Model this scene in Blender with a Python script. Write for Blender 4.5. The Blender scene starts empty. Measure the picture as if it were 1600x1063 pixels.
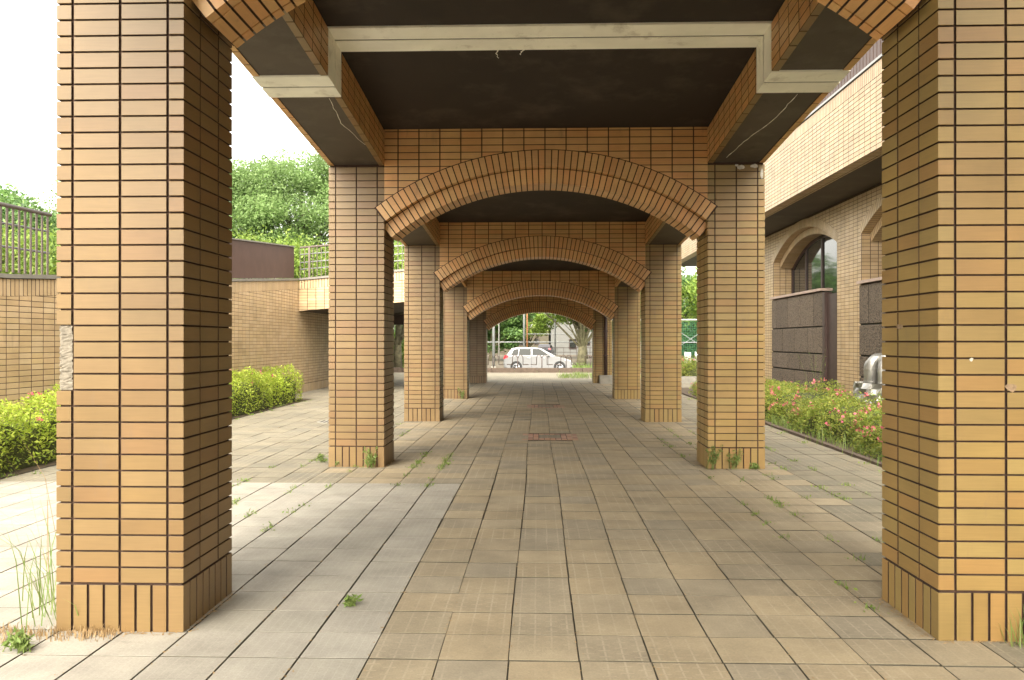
import bpy, math, random
import numpy as np
from mathutils import Matrix, Vector
random.seed(7); np.random.seed(7)
R = math.radians
SC = bpy.context.scene
COL = SC.collection

# ------------------------------------------------------------------ camera, sky, sun, exposure
HC = 1.385
cd = bpy.data.cameras.new('camera'); cam = bpy.data.objects.new('camera', cd); COL.objects.link(cam)
cd.sensor_width = 36.0; cd.lens = 1270.7/1600*36.0; cd.clip_start = 0.05; cd.clip_end = 1500
cam.location = (0, 0, HC); cam.rotation_euler = (R(90.08), 0, 0.0308)
SC.camera = cam
W = bpy.data.worlds.new('World'); SC.world = W; W.use_nodes = True
nt = W.node_tree; nt.nodes.clear()
sky = nt.nodes.new('ShaderNodeTexSky'); sky.sky_type = 'NISHITA'; sky.sun_disc = False
SUN_EL, SUN_AZ = 44, 187           # azimuth clockwise from +Y: sun is behind the camera, to the left
sky.sun_elevation = R(SUN_EL); sky.sun_rotation = R(SUN_AZ)
sky.air_density = 1.0; sky.dust_density = 4.0; sky.ozone_density = 0.6
hs = nt.nodes.new('ShaderNodeHueSaturation'); hs.inputs['Saturation'].default_value = 0.16
bg = nt.nodes.new('ShaderNodeBackground'); bg.inputs['Strength'].default_value = 0.15
wo = nt.nodes.new('ShaderNodeOutputWorld')
nt.links.new(sky.outputs[0], hs.inputs['Color']); wb = nt.nodes.new('ShaderNodeVectorMath'); wb.operation = 'MULTIPLY'; wb.inputs[1].default_value = (1.0, 0.955, 0.86); nt.links.new(hs.outputs[0], wb.inputs[0]); nt.links.new(wb.outputs[0], bg.inputs[0]); nt.links.new(bg.outputs[0], wo.inputs[0])
sl = bpy.data.lights.new('sun', 'SUN'); sl.energy = 0.5; sl.angle = R(80); sl.color = (1.0, 0.91, 0.77)
so = bpy.data.objects.new('sun', sl); COL.objects.link(so)
az = R(SUN_AZ); el = R(SUN_EL)
sd = Vector((math.sin(az)*math.cos(el), math.cos(az)*math.cos(el), math.sin(el)))
so.rotation_euler = sd.to_track_quat('Z', 'Y').to_euler(); so.location = (0, -10, 30)
SC.view_settings.view_transform = 'Standard'; SC.view_settings.look = 'None'
SC.view_settings.gamma = 1.0; SC.view_settings.use_curve_mapping = False
SC.view_settings.exposure = 2.5
SC.cycles.diffuse_bounces = 7; SC.cycles.max_bounces = 12

# ------------------------------------------------------------------ materials
def newmat(name):
    m = bpy.data.materials.new(name); m.use_nodes = True
    t = m.node_tree; b = t.nodes['Principled BSDF']; return m, t, b
def N(t, typ, **kw):
    n = t.nodes.new(typ)
    for k, v in kw.items():
        if k in n.inputs: n.inputs[k].default_value = v
        else: setattr(n, k, v)
    return n
def setv(n, i, v): n.inputs[i].default_value = v
def L(t, a, b): t.links.new(a, b)
def ramp(t, stops, interp='LINEAR'):
    r = t.nodes.new('ShaderNodeValToRGB'); e = r.color_ramp; e.interpolation = interp
    while len(e.elements) < len(stops): e.elements.new(0.5)
    for el_, (p, c) in zip(e.elements, stops):
        el_.position = p; el_.color = (c[0], c[1], c[2], 1)
    return r
def mapping(t, scale=(1, 1, 1), rot=(0, 0, 0)):
    g = t.nodes.new('ShaderNodeNewGeometry'); m = t.nodes.new('ShaderNodeMapping')
    m.inputs['Scale'].default_value = scale; m.inputs['Rotation'].default_value = rot
    L(t, g.outputs['Position'], m.inputs[0]); return m.outputs[0]
def noise(t, vec, scale, detail=4, rough=.55):
    n = t.nodes.new('ShaderNodeTexNoise'); n.inputs['Scale'].default_value = scale
    n.inputs['Detail'].default_value = detail; n.inputs['Roughness'].default_value = rough
    L(t, vec, n.inputs['Vector']); return n.outputs['Fac']
def rnd(t):
    o = t.nodes.new('ShaderNodeObjectInfo'); g = t.nodes.new('ShaderNodeNewGeometry')
    a = t.nodes.new('ShaderNodeMath'); a.operation = 'ADD'; L(t, o.outputs['Random'], a.inputs[0]); L(t, g.outputs['Random Per Island'], a.inputs[1])
    f = t.nodes.new('ShaderNodeMath'); f.operation = 'FRACT'; L(t, a.outputs[0], f.inputs[0]); return f.outputs[0]
def mul(t, col, fac_out, lo, hi, a=0.3, b=0.7):
    mr = t.nodes.new('ShaderNodeMapRange'); setv(mr, 1, a); setv(mr, 2, b); setv(mr, 3, lo); setv(mr, 4, hi)
    L(t, fac_out, mr.inputs[0])
    m = t.nodes.new('ShaderNodeVectorMath'); m.operation = 'SCALE'; L(t, col, m.inputs[0]); L(t, mr.outputs[0], m.inputs[3]); return m.outputs[0]
def mixc(t, a, b, fac):
    m = t.nodes.new('ShaderNodeMix'); m.data_type = 'RGBA'
    for s, i in ((a, 6), (b, 7)):
        if isinstance(s, tuple): m.inputs[i].default_value = (*s, 1)
        else: L(t, s, m.inputs[i])
    if isinstance(fac, float): m.inputs[0].default_value = fac
    else: L(t, fac, m.inputs[0])
    return m.outputs[2]
def bump(t, b, h, strength=.3, dist=.002):
    n = t.nodes.new('ShaderNodeBump'); setv(n, 'Strength', strength); setv(n, 'Distance', dist)
    L(t, h, n.inputs['Height']); L(t, n.outputs[0], b.inputs['Normal'])

def tile_mat(name, cols, rough=.42, streak=(3, 3, 60)):
    m, t, b = newmat(name)
    k = len(cols); r = ramp(t, [((i+.0)/k, c) for i, c in enumerate(cols)], 'CONSTANT'); L(t, rnd(t), r.inputs[0])
    v = mapping(t); n1 = noise(t, v, 2.2, 3)
    c = mul(t, r.outputs[0], n1, .86, 1.12)
    vs = mapping(t, streak); n2 = noise(t, vs, 2.0, 4)
    c = mul(t, c, n2, .94, 1.05)
    n3 = noise(t, mapping(t, (1, 1, .3)), 6, 6, .72)
    mr = N(t, 'ShaderNodeMapRange'); setv(mr, 1, .58); setv(mr, 2, .76); setv(mr, 3, 0.); setv(mr, 4, .5); L(t, n3, mr.inputs[0])
    c = mixc(t, c, (.16, .11, .065), mr.outputs[0])
    L(t, c, b.inputs['Base Color']); setv(b, 'Roughness', rough)
    bump(t, b, noise(t, mapping(t, (1, 1, 1)), 160, 3), .12, .001)
    return m
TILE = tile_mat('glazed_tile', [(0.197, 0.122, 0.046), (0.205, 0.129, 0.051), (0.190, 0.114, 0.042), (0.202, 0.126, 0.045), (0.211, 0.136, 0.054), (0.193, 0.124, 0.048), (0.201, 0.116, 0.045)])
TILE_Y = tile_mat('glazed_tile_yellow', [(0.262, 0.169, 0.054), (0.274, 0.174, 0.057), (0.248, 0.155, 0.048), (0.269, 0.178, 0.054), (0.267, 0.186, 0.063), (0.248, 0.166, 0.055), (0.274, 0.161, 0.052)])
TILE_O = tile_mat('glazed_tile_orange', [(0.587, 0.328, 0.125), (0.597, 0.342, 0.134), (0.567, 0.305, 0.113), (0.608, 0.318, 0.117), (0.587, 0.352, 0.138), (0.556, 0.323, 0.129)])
TILE_LIT = tile_mat('lit_wall_tile', [(0.484, 0.339, 0.190), (0.512, 0.366, 0.211), (0.454, 0.317, 0.173), (0.493, 0.352, 0.190), (0.512, 0.375, 0.223)])  # same tile as the piers, with outdoor brightness put into its colour
def simple(name, col, rough=.7, var=.15, sc=6, bmp=.2, bsc=80, metal=0, detail=4):
    m, t, b = newmat(name)
    rgb = t.nodes.new('ShaderNodeRGB'); rgb.outputs[0].default_value = (*col, 1)
    c = mul(t, rgb.outputs[0], noise(t, mapping(t), sc, detail), 1-var, 1+var)
    L(t, c, b.inputs['Base Color']); setv(b, 'Roughness', rough); setv(b, 'Metallic', metal)
    if bmp: bump(t, b, noise(t, mapping(t), bsc, 4), bmp, .003)
    return m
MORTAR = simple('dark_mortar', (0.058, 0.031, 0.019), .9, .25, 20)
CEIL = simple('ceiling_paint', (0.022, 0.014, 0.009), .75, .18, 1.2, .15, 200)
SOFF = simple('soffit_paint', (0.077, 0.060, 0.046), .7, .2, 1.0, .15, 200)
def stain(m, lo, hi, col, sc, amt):
    t = m.node_tree; b = t.nodes['Principled BSDF']; src = b.inputs['Base Color'].links[0].from_socket
    mr = t.nodes.new('ShaderNodeMapRange'); setv(mr, 1, lo); setv(mr, 2, hi); setv(mr, 3, 0.); setv(mr, 4, amt); L(t, noise(t, mapping(t), sc, 7, .68), mr.inputs[0])
    L(t, mixc(t, src, col, mr.outputs[0]), b.inputs['Base Color'])
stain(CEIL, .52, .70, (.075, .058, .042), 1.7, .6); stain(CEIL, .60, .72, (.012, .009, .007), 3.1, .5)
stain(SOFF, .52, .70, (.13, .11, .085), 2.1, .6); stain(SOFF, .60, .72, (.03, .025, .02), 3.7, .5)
BAND = simple('band_paint', (0.919, 0.909, 0.803), .7, .08, 3, .1)
GAPM = simple('joint_gap', (.05, .045, .035), .9, .1)
GREY = simple('grey_mortar', (.20, .175, .135), .95, .25, 40, .6, 70)
CHIP = simple('chipped_body', (.26, .18, .11), .95, .3, 60, .5)
CONC = simple('concrete', (0.259, 0.245, 0.209), .9, .2, 5, .4, 60)
COPE = simple('coping_metal', (0.194, 0.180, 0.151), .6, .15, 4, .1)
LIMEW = simple('lime_stain', (.55, .52, .45), .95, .3, 50, .3)
RAILM = simple('rail_paint', (0.122, 0.094, 0.076), .55, .1, 8, 0)
SHEET = simple('brown_sheet', (0.086, 0.049, 0.037), .5, .12, 3, 0)
BROWN = simple('brown_steel', (.055, .032, .026), .5, .2, 8, 0)
SOIL = simple('soil', (0.079, 0.056, 0.032), .95, .35, 7, .8, 30)
SAND = simple('sand', (0.106, 0.086, 0.058), .95, .1, 1, 0)
ASPH = simple('asphalt', (.10, .10, .095), .9, .2, 4, .4, 100)
KERB = simple('kerb_stone', (0.094, 0.068, 0.050), .9, .25, 8, .5, 50)
STEEL = simple('pole_steel', (0.240, 0.250, 0.250), .45, .1, 5, 0)
WHITE = simple('white_paint', (0.360, 0.360, 0.348), .4, .04, 5, 0)
ORANGE = simple('orange_paint', (.55, .25, .12), .5, .1, 5, 0)
BARK = simple('bark', (0.079, 0.061, 0.043), .95, .45, 9, 1.0, 25)
BARKG = simple('mossy_bark', (0.137, 0.122, 0.072), .95, .5, 5, 1.0, 14)
GRASSG = simple('turf', (0.115, 0.158, 0.036), .95, .35, 3, .6, 60)
# rough stone slabs
def stone_mat():
    m, t, b = newmat('rough_stone')
    v = mapping(t); vo = t.nodes.new('ShaderNodeTexVoronoi'); setv(vo, 'Scale', 34); L(t, v, vo.inputs['Vector'])
    r = ramp(t, [(0, (.22, .17, .12)), (.5, (.125, .095, .068)), (1, (.04, .03, .022))]); L(t, vo.outputs['Distance'], r.inputs[0])
    c = mul(t, r.outputs[0], noise(t, v, 60, 5), .6, 1.6); c = mul(t, c, rnd(t), .9, 1.12, 0, 1)
    L(t, c, b.inputs['Base Color']); setv(b, 'Roughness', .9)
    n = t.nodes.new('ShaderNodeBump'); setv(n, 'Strength', .9); setv(n, 'Distance', .02); n.invert = True
    L(t, vo.outputs['Distance'], n.inputs['Height']); L(t, n.outputs[0], b.inputs['Normal']); return m
STONE = stone_mat()
COPESTONE = simple('coping_stone', (.42, .31, .25), .6, .12, 8, .2)
def pave_mat(name, cols, rough, pat, psc, pst):
    m, t, b = newmat(name)
    k = len(cols); r = ramp(t, [(i/(k-1), c) for i, c in enumerate(cols)]); L(t, rnd(t), r.inputs[0])
    v = mapping(t); c = mul(t, r.outputs[0], noise(t, v, 3.0, 6, .65), .80, 1.18)
    c = mul(t, c, noise(t, v, .55, 3), .86, 1.12)
    c = mul(t, c, noise(t, v, 90, 3, .7), .88, 1.1)
    # cast relief: rows of thin raised bars, staggered; worn away in places
    def M_(op, a, b_=None):
        n = t.nodes.new('ShaderNodeMath'); n.operation = op
        for k_, q in enumerate((a, b_)):
            if q is None: continue
            if isinstance(q, (int, float)): n.inputs[k_].default_value = q
            else: L(t, q, n.inputs[k_])
        return n.outputs[0]
    sp = t.nodes.new('ShaderNodeSeparateXYZ'); L(t, v, sp.inputs[0]); X, Y = sp.outputs[0], sp.outputs[1]
    wob = M_('MULTIPLY', noise(t, v, 2.5, 2), .012)
    xs_ = M_('DIVIDE', M_('ADD', M_('SUBTRACT', X, -.735), wob), psc); ys_ = M_('DIVIDE', M_('ADD', Y, wob), psc*pat)
    ix = M_('FLOOR', xs_); st = M_('MULTIPLY', M_('MODULO', ix, 2.0), .5)
    fx = M_('FRACT', xs_); fy = M_('FRACT', M_('ADD', ys_, st))
    vb = M_('MULTIPLY', M_('LESS_THAN', M_('ABSOLUTE', M_('SUBTRACT', fx, .5)), .055), M_('LESS_THAN', M_('ABSOLUTE', M_('SUBTRACT', fy, .5)), .40))
    hb = M_('MULTIPLY', M_('LESS_THAN', M_('ABSOLUTE', M_('SUBTRACT', fy, .04)), .045), M_('LESS_THAN', M_('ABSOLUTE', M_('SUBTRACT', fx, .5)), .36))
    bars = M_('MAXIMUM', vb, hb)
    wear = noise(t, v, 1.6, 3)
    mr = t.nodes.new('ShaderNodeMapRange'); setv(mr, 1, .40 if pst < .5 else .2); setv(mr, 2, .62 if pst < .5 else .4); setv(mr, 3, .08); setv(mr, 4, 1.); L(t, wear, mr.inputs[0])
    mm = M_('MULTIPLY', M_('MULTIPLY', bars, mr.outputs[0]), .55)
    c = mixc(t, c, (.50, .43, .32) if pst < .5 else (.48, .45, .37), M_('MULTIPLY', mm, .60 if pst < .5 else .30))
    dk = t.nodes.new('ShaderNodeMapRange'); setv(dk, 1, .60); setv(dk, 2, .78); setv(dk, 3, 0.); setv(dk, 4, .45); L(t, noise(t, v, 5.5, 6, .7), dk.inputs[0])
    c = mixc(t, c, (.06, .055, .045), dk.outputs[0])
    fn = noise(t, v, 130, 4, .7); hgt = M_('ADD', mm, M_('MULTIPLY', fn, .6))
    L(t, c, b.inputs['Base Color']); setv(b, 'Roughness', rough); bump(t, b, hgt, .6, .004)
    return m
PCREAM = pave_mat('cream_paving', [(0.312, 0.290, 0.239), (0.335, 0.312, 0.262), (0.326, 0.300, 0.251)], .8, .8, .040, .7)
PWORN = pave_mat('worn_paving', [(0.275, 0.229, 0.153), (0.317, 0.254, 0.160), (0.260, 0.223, 0.160), (0.299, 0.249, 0.168), (0.334, 0.270, 0.171)], .85, .9, .0772, .3)
PGREY = pave_mat('grey_paving', [(0.193, 0.171, 0.121), (0.218, 0.192, 0.137), (0.181, 0.163, 0.121), (0.207, 0.180, 0.126)], .85, .9, .0772, .3)
REDP = tile_mat('red_paver', [(0.330, 0.180, 0.128), (0.390, 0.225, 0.150), (0.285, 0.165, 0.128), (0.375, 0.240, 0.180)], .8)
JOINT = simple('joint_fill', (0.087, 0.076, 0.051), .95, .4, 4, .5, 60)
def leaf_mat(name, cols, trans=.35):
    m, t, b = newmat(name)
    k = len(cols); r = ramp(t, [(i/(k-1), c) for i, c in enumerate(cols)])
    g = t.nodes.new('ShaderNodeNewGeometry'); L(t, g.outputs['Random Per Island'], r.inputs[0])
    c = mul(t, r.outputs[0], noise(t, mapping(t), .9, 3), .75, 1.3)
    L(t, c, b.inputs['Base Color']); setv(b, 'Roughness', .55)
    tr = t.nodes.new('ShaderNodeBsdfTranslucent'); L(t, c, tr.inputs[0])
    mx = t.nodes.new('ShaderNodeMixShader'); mx.inputs[0].default_value = trans
    L(t, b.outputs[0], mx.inputs[1]); L(t, tr.outputs[0], mx.inputs[2]); L(t, mx.outputs[0], t.nodes['Material Output'].inputs[0])
    return m
LEAF_A = leaf_mat('azalea_leaf', [(0.230, 0.333, 0.037), (0.384, 0.483, 0.055), (0.479, 0.536, 0.083), (0.287, 0.386, 0.046)], .5)
LEAF_R = leaf_mat('azalea_leaf_dull', [(0.156, 0.237, 0.036), (0.276, 0.342, 0.054), (0.350, 0.342, 0.072), (0.184, 0.266, 0.045)], .5)
LEAF_T = leaf_mat('tree_leaf', [(0.160, 0.264, 0.081), (0.207, 0.315, 0.105), (0.245, 0.348, 0.129), (0.131, 0.221, 0.065)], .5)
LEAF_D = leaf_mat('deep_leaf', [(.07, .15, .045), (.11, .21, .055), (.17, .28, .07), (.08, .16, .05)], .4)
LEAF_B = leaf_mat('bright_leaf', [(0.119, 0.212, 0.034), (0.221, 0.323, 0.051), (0.289, 0.374, 0.076), (0.153, 0.246, 0.051)], .45)
GRASSB = leaf_mat('grass_blade', [(0.128, 0.208, 0.040), (0.192, 0.272, 0.064), (0.240, 0.288, 0.096)], .35)
DRY = leaf_mat('dry_grass', [(0.288, 0.192, 0.088), (0.360, 0.248, 0.120), (0.240, 0.152, 0.064)], .2)
PINK = leaf_mat('pink_petal', [(0.560, 0.112, 0.160), (0.624, 0.192, 0.208), (0.496, 0.080, 0.136)], .3)
def glass_mat():
    m, t, b = newmat('dark_glass'); setv(b, 'Base Color', (.02, .022, .02, 1)); setv(b, 'Roughness', .04); setv(b, 'IOR', 1.9); return m
GLASS = glass_mat()
def glass2():
    m, t, b = newmat('car_glass'); setv(b, 'Base Color', (.015, .017, .015, 1)); setv(b, 'Roughness', .08); setv(b, 'IOR', 1.22); return m
CGLASS = glass2()
def metal_mat():
    m, t, b = newmat('foil_metal'); setv(b, 'Base Color', (.42, .41, .38, 1)); setv(b, 'Metallic', .75); setv(b, 'Roughness', .42)
    bump(t, b, noise(t, mapping(t), 14, 3, .6), .5, .015); return m
FOIL = metal_mat()

# ------------------------------------------------------------------ object helpers
def tag(o, label=None, cat=None, group=None, kind=None):
    if label: o['label'] = label
    if cat: o['category'] = cat
    if group: o['group'] = group
    if kind: o['kind'] = kind
    return o
def thing(name, loc, label, cat, group=None):
    o = bpy.data.objects.new(name, None); o.location = loc; o.empty_display_size = .1; COL.objects.link(o)
    return tag(o, label, cat, group)
def mesh_from(name, v, f, mat, smooth=False):
    me = bpy.data.meshes.new(name); me.from_pydata([tuple(p) for p in v], [], [tuple(q) for q in f]); me.materials.append(mat)
    if any(isinstance(q, D4) for q in f):
        me.materials.append(JOINT if mat in (PCREAM, PWORN, PGREY, REDP) else GAPM if mat is STONE else MORTAR)
        me.polygons.foreach_set('material_index', [1 if isinstance(q, D4) else 0 for q in f])
    if smooth: me.polygons.foreach_set('use_smooth', [True]*len(me.polygons))
    me.update(); return me
def link(name, me, parent=None, mtx=None):
    o = bpy.data.objects.new(name, me); COL.objects.link(o)
    if mtx is not None: o.matrix_basis = mtx
    if parent is not None:
        o.parent = parent
        off = Vector(root_loc(parent)); o.location = o.location - off
    return o
def root_loc(p):
    l = Vector((0, 0, 0))
    while p is not None: l += p.location; p = p.parent
    return l
class MB:
    def __init__(s): s.v = []; s.f = []
    def raw(s, v, f):
        n = len(s.v); s.v += [tuple(p) for p in v]; s.f += [(D4(*[i+n for i in q]) if isinstance(q, D4) else tuple(i+n for i in q)) for q in f]; return s
    def box(s, x0, x1, y0, y1, z0, z1):
        return s.raw([(x0, y0, z0), (x1, y0, z0), (x1, y1, z0), (x0, y1, z0), (x0, y0, z1), (x1, y0, z1), (x1, y1, z1), (x0, y1, z1)],
                     [(0, 3, 2, 1), (4, 5, 6, 7), (0, 1, 5, 4), (1, 2, 6, 5), (2, 3, 7, 6), (3, 0, 4, 7)])
    def hexa(s, a, b):   # two quads (lists of 4 points), joined
        return s.raw(list(a)+list(b), [(3, 2, 1, 0), (4, 5, 6, 7), (0, 1, 5, 4), (1, 2, 6, 5), (2, 3, 7, 6), (3, 0, 4, 7)])
    def tube(s, pts, rad, n=8, cap=True):
        pts = [Vector(p) for p in pts]; rs = rad if isinstance(rad, (list, tuple)) else [rad]*len(pts)
        base = len(s.v); up0 = None
        for i, p in enumerate(pts):
            d = (pts[min(i+1, len(pts)-1)]-pts[max(i-1, 0)]).normalized()
            if up0 is None:
                up0 = d.orthogonal().normalized()
            a = (up0-d*up0.dot(d)).normalized(); up0 = a; b = d.cross(a)
            for k in range(n):
                t = 2*math.pi*k/n; s.v.append(tuple(p+(a*math.cos(t)+b*math.sin(t))*rs[i]))
        for i in range(len(pts)-1):
            for k in range(n):
                q = base+i*n+k; q2 = base+i*n+(k+1) % n
                s.f.append((q, q2, q2+n, q+n))
        if cap:
            s.f.append(tuple(base+k for k in reversed(range(n)))); s.f.append(tuple(base+(len(pts)-1)*n+k for k in range(n)))
        return s
    def build(s, name, mat, parent=None, kind=None, smooth=False, label=None):
        if not s.v: return None
        off = root_loc(parent) if parent is not None else Vector((0, 0, 0))
        v = np.array(s.v)-np.array(off)
        me = mesh_from(name, v, s.f, mat, smooth); o = bpy.data.objects.new(name, me); COL.objects.link(o)
        if parent is not None: o.parent = parent
        if kind: o['kind'] = kind
        if label: o['label'] = label
        return o
    def at(s, m, v, f):  # add template through matrix
        return s.raw([m @ Vector(p) for p in v], f)

U = 0.0768; JH = 0.0085; JV = 0.0125; TH = 0.013
CACHE = {}
def tmpl_box(w, h, t=TH, bev=.0011):
    """tile in its own plane: x,y in the wall, z out of it; open back"""
    a, b = w/2, h/2; v = []
    for (z, i) in ((0, 0), (t-bev, 0), (t, bev)):
        v += [(-a+i, -b+i, z), (a-i, -b+i, z), (a-i, b-i, z), (-a+i, b-i, z)]
    f = [(8, 9, 10, 11)]
    for k in range(4):
        q = (k+1) % 4; f += [D4(k, q, q+4, k+4), (k+4, q+4, q+8, k+8)]
    return v, f
class D4(tuple):
    """a face that carries the bedding mortar smeared on a tile's flank"""
    def __new__(c, *a): return tuple.__new__(c, a)
def tmpl_L(a, b, h, t=TH):
    """corner tile: corner at origin (outer), arm a along +x, arm b along +y (outer faces at y=0 and x=0), vertical z centred"""
    p = [(0, 0), (a, 0), (a, t), (t, t), (t, b), (0, b)]; z = h/2; e = .002
    v = [(x, y, -z+e) for x, y in p]+[(x, y, z-e) for x, y in p]
    q = [(e, e), (a, e), (a, t), (t, t), (t, b), (e, b)]
    v += [(x, y, -z) for x, y in q]+[(x, y, z) for x, y in q]
    f = []
    for k in range(6):
        j = (k+1) % 6; g_ = (k, j, j+6, k+6); f += [g_ if k in (0, 5) else D4(*g_), (j, k, k+12, j+12), (k+6, j+6, j+18, k+18)]
    f += [D4(12, 15, 14, 13), D4(12, 17, 16, 15), D4(18, 19, 20, 21), D4(18, 21, 22, 23)]
    return v, f
def shared(key, tv, tf, mat, name):
    k = (key, mat.name, name)
    if k not in CACHE: CACHE[k] = mesh_from(name, tv, tf, mat)
    return CACHE[k]
def basis(o, u, v, n):
    u = Vector(u).normalized(); v = Vector(v).normalized(); n = Vector(n).normalized()
    return Matrix(((u.x, v.x, n.x, o[0]), (u.y, v.y, n.y, o[1]), (u.z, v.z, n.z, o[2]), (0, 0, 0, 1)))
class Clad:
    """lays tiles; the first `limit` are objects, the others are merged into one 'stuff' part"""
    def __init__(s, parent, mat, limit=300, name='tile', soft=None):
        s.sj = .95 if mat.name == 'lit_wall_tile' else 1.0
        s.p = parent; s.mat = mat; s.left = limit; s.name = name; s.rest = MB(); s.soft = soft or (lambda c: True)
    def put(s, key, tv, tf, m, mat=None, forced=False):
        mt = mat or s.mat
        if s.left > 0 and not forced and s.soft(m.translation):
            s.left -= 1
            me = shared(key, tv, tf, mt, s.name) if key else mesh_from(s.name, tv, tf, mt)
            return link(s.name, me, s.p, m)
        s.rest.at(m, tv, tf)
    def rect(s, O, u, v, n, u0, u1, v0, v1, forced=False, t=TH, jh=JH, jv=JV):
        w = u1-u0-jv*s.sj; h = v1-v0-jh*s.sj
        if w < .008 or h < .008: return
        w = round(w, 4); h = round(h, 4); tv, tf = tmpl_box(w, h, t)
        c = Vector(O)+Vector(u)*((u0+u1)/2)+Vector(v)*((v0+v1)/2)
        s.put(('b', w, h, t), tv, tf, basis(c, u, v, n), forced=forced)
    def poly(s, O, u, v, n, P, forced=False, t=TH):
        if len(P) < 3: return
        k = len(P); tv = [(a, b, 0) for a, b in P]+[(a, b, t) for a, b in P]
        cx = sum(a for a, b in P)/k; cy = sum(b for a, b in P)/k
        tv = [(a-cx, b-cy, z) for a, b, z in tv]
        tf = [tuple(range(k, 2*k))]+[D4(i, (i+1) % k, (i+1) % k+k, i+k) for i in range(k)]
        c = Vector(O)+Vector(u)*cx+Vector(v)*cy
        s.put(None, tv, tf, basis(c, u, v, n), forced=forced)
    def close(s): 
        return s.rest.build(s.name, s.mat, s.p, kind='stuff')
def clip(P, nx, ny, c):
    """keep the side where nx*x+ny*y >= c"""
    out = []
    for i in range(len(P)):
        a = P[i]; b = P[(i+1) % len(P)]; da = nx*a[0]+ny*a[1]-c; db = nx*b[0]+ny*b[1]-c
        if da >= 0: out.append(a)
        if da*db < 0:
            t = da/(da-db); out.append((a[0]+(b[0]-a[0])*t, a[1]+(b[1]-a[1])*t))
    return out
def area(P): return abs(sum(P[i][0]*P[(i+1) % len(P)][1]-P[(i+1) % len(P)][0]*P[i][1] for i in range(len(P))))/2
def cellpoly(u0, u1, v0, v1): return [(u0+JV/2, v0+JH/2), (u1-JV/2, v0+JH/2), (u1-JV/2, v1-JH/2), (u0+JV/2, v1-JH/2)]

# ------------------------------------------------------------------ colonnade dimensions
PW = 8*U; HS = 23*U; CX = 0.0865; XL = CX-HS; XR = CX+HS
ROWY = [3.816, 8.89, 13.974, 19.489, 26.85, -1.26]     # the last row stands behind the camera
ZB = [3.745, 3.322, 3.038, 2.686, 2.535, 4.09]
CEILH = .395
RE, RI1, RI2 = 3.095, 2.915, 2.751

# ------------------------------------------------------------------ setting: ground
g = MB().raw([(-250, -60, -.03), (250, -60, -.03), (250, 36.2, -.03), (-250, 36.2, -.03)], [(0, 1, 2, 3)]).build('ground', JOINT, kind='structure')
g2 = MB().raw([(-600, 36.2, -.5), (600, 36.2, -.5), (600, 900, -.5), (-600, 900, -.5)], [(0, 1, 2, 3)]).build('field', SAND, kind='structure')
MB().raw([(-60, 44, -.496), (60, 44, -.496), (60, 54.5, -.496), (-60, 54.5, -.496)], [(0, 1, 2, 3)]).build('road', ASPH, kind='structure')
MB().raw([(-60, 56, -.49), (-5.5, 56, -.49), (-5.5, 85, -.49), (-60, 85, -.49)], [(0, 1, 2, 3)]).raw([(2.6, 54.8, -.488), (60, 54.8, -.488), (60, 63, -.488), (2.6, 63, -.488)], [(0, 1, 2, 3)]).build('grass_verge', GRASSG, kind='structure')
# raised terrain behind the left retaining wall
tv = []; tf = []
prof = [(-30, 2.0), (0, 2.0), (9, 2.05), (10.9, 2.1), (16.3, 2.45), (21.5, 2.85), (30, 2.9), (45, 2.6)]
for i, (y, z) in enumerate(prof):
    for x in (-80, -20, -6.75): tv.append((x if x != -6.75 else (-6.75 if y > 14 else -7.3), y, z))
for i in range(len(prof)-1):
    for k in range(2): a = i*3+k; tf.append((a, a+1, a+4, a+3))
MB().raw(tv, tf).build('raised_ground', SOIL, kind='structure')
# paving
T = .309
X0 = -.735; Y0 = 4.459-5*.311; TY = .311
pav = MB().raw([(-7.4, -3, -.012), (16, -3, -.012), (16, 31.0, -.012), (-7.4, 31.0, -.012)], [(0, 1, 2, 3)]).build('pavement', JOINT, kind='structure')
covers = [(11.40, 12.17), (16.9, 17.7)]
cells = []
def in_pier(x, y):
    for yy in ROWY:
        if yy+.16 < y < yy+PW-.16:
            for a in (XL-PW, XR):
                if a+.16 < x < a+PW-.16: return True
    return False
for j in range(-14, 86):
    y = Y0+TY*j+TY/2
    for i in range(-21, 24):
        x = X0+T*i+T/2
        if x > 3.78 and y < 24.5: continue
        if x < -5.45 and y < 19.4: continue
        if y > 27.7: continue
        if in_pier(x, y): continue
        if -.235 < x < .60 and any(a-.05 < y < b+.05 for a, b in covers): continue
        if x < X0 and y < 7.88: k = 0
        elif -2.1-random.uniform(-.3, .3) < x < 2.45+random.uniform(-.3, .3): k = 1
        else: k = 2
        if abs(math.atan2(x, y)+.031) > .62 and y < 6 and math.hypot(x, y) > 7: k = k
        px = 800+1270.7*math.tan(math.atan2(x, max(y, .01))+.0308) if y > 0 else -9999
        vis = y > 3.0 and -60 < px < 1660
        cells.append((math.hypot(x, y) if vis else 1000+math.hypot(x, y), x, y, k))
cells.sort()
mats = [PCREAM, PWORN, PGREY]; rest = [MB(), MB(), MB()]
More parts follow.
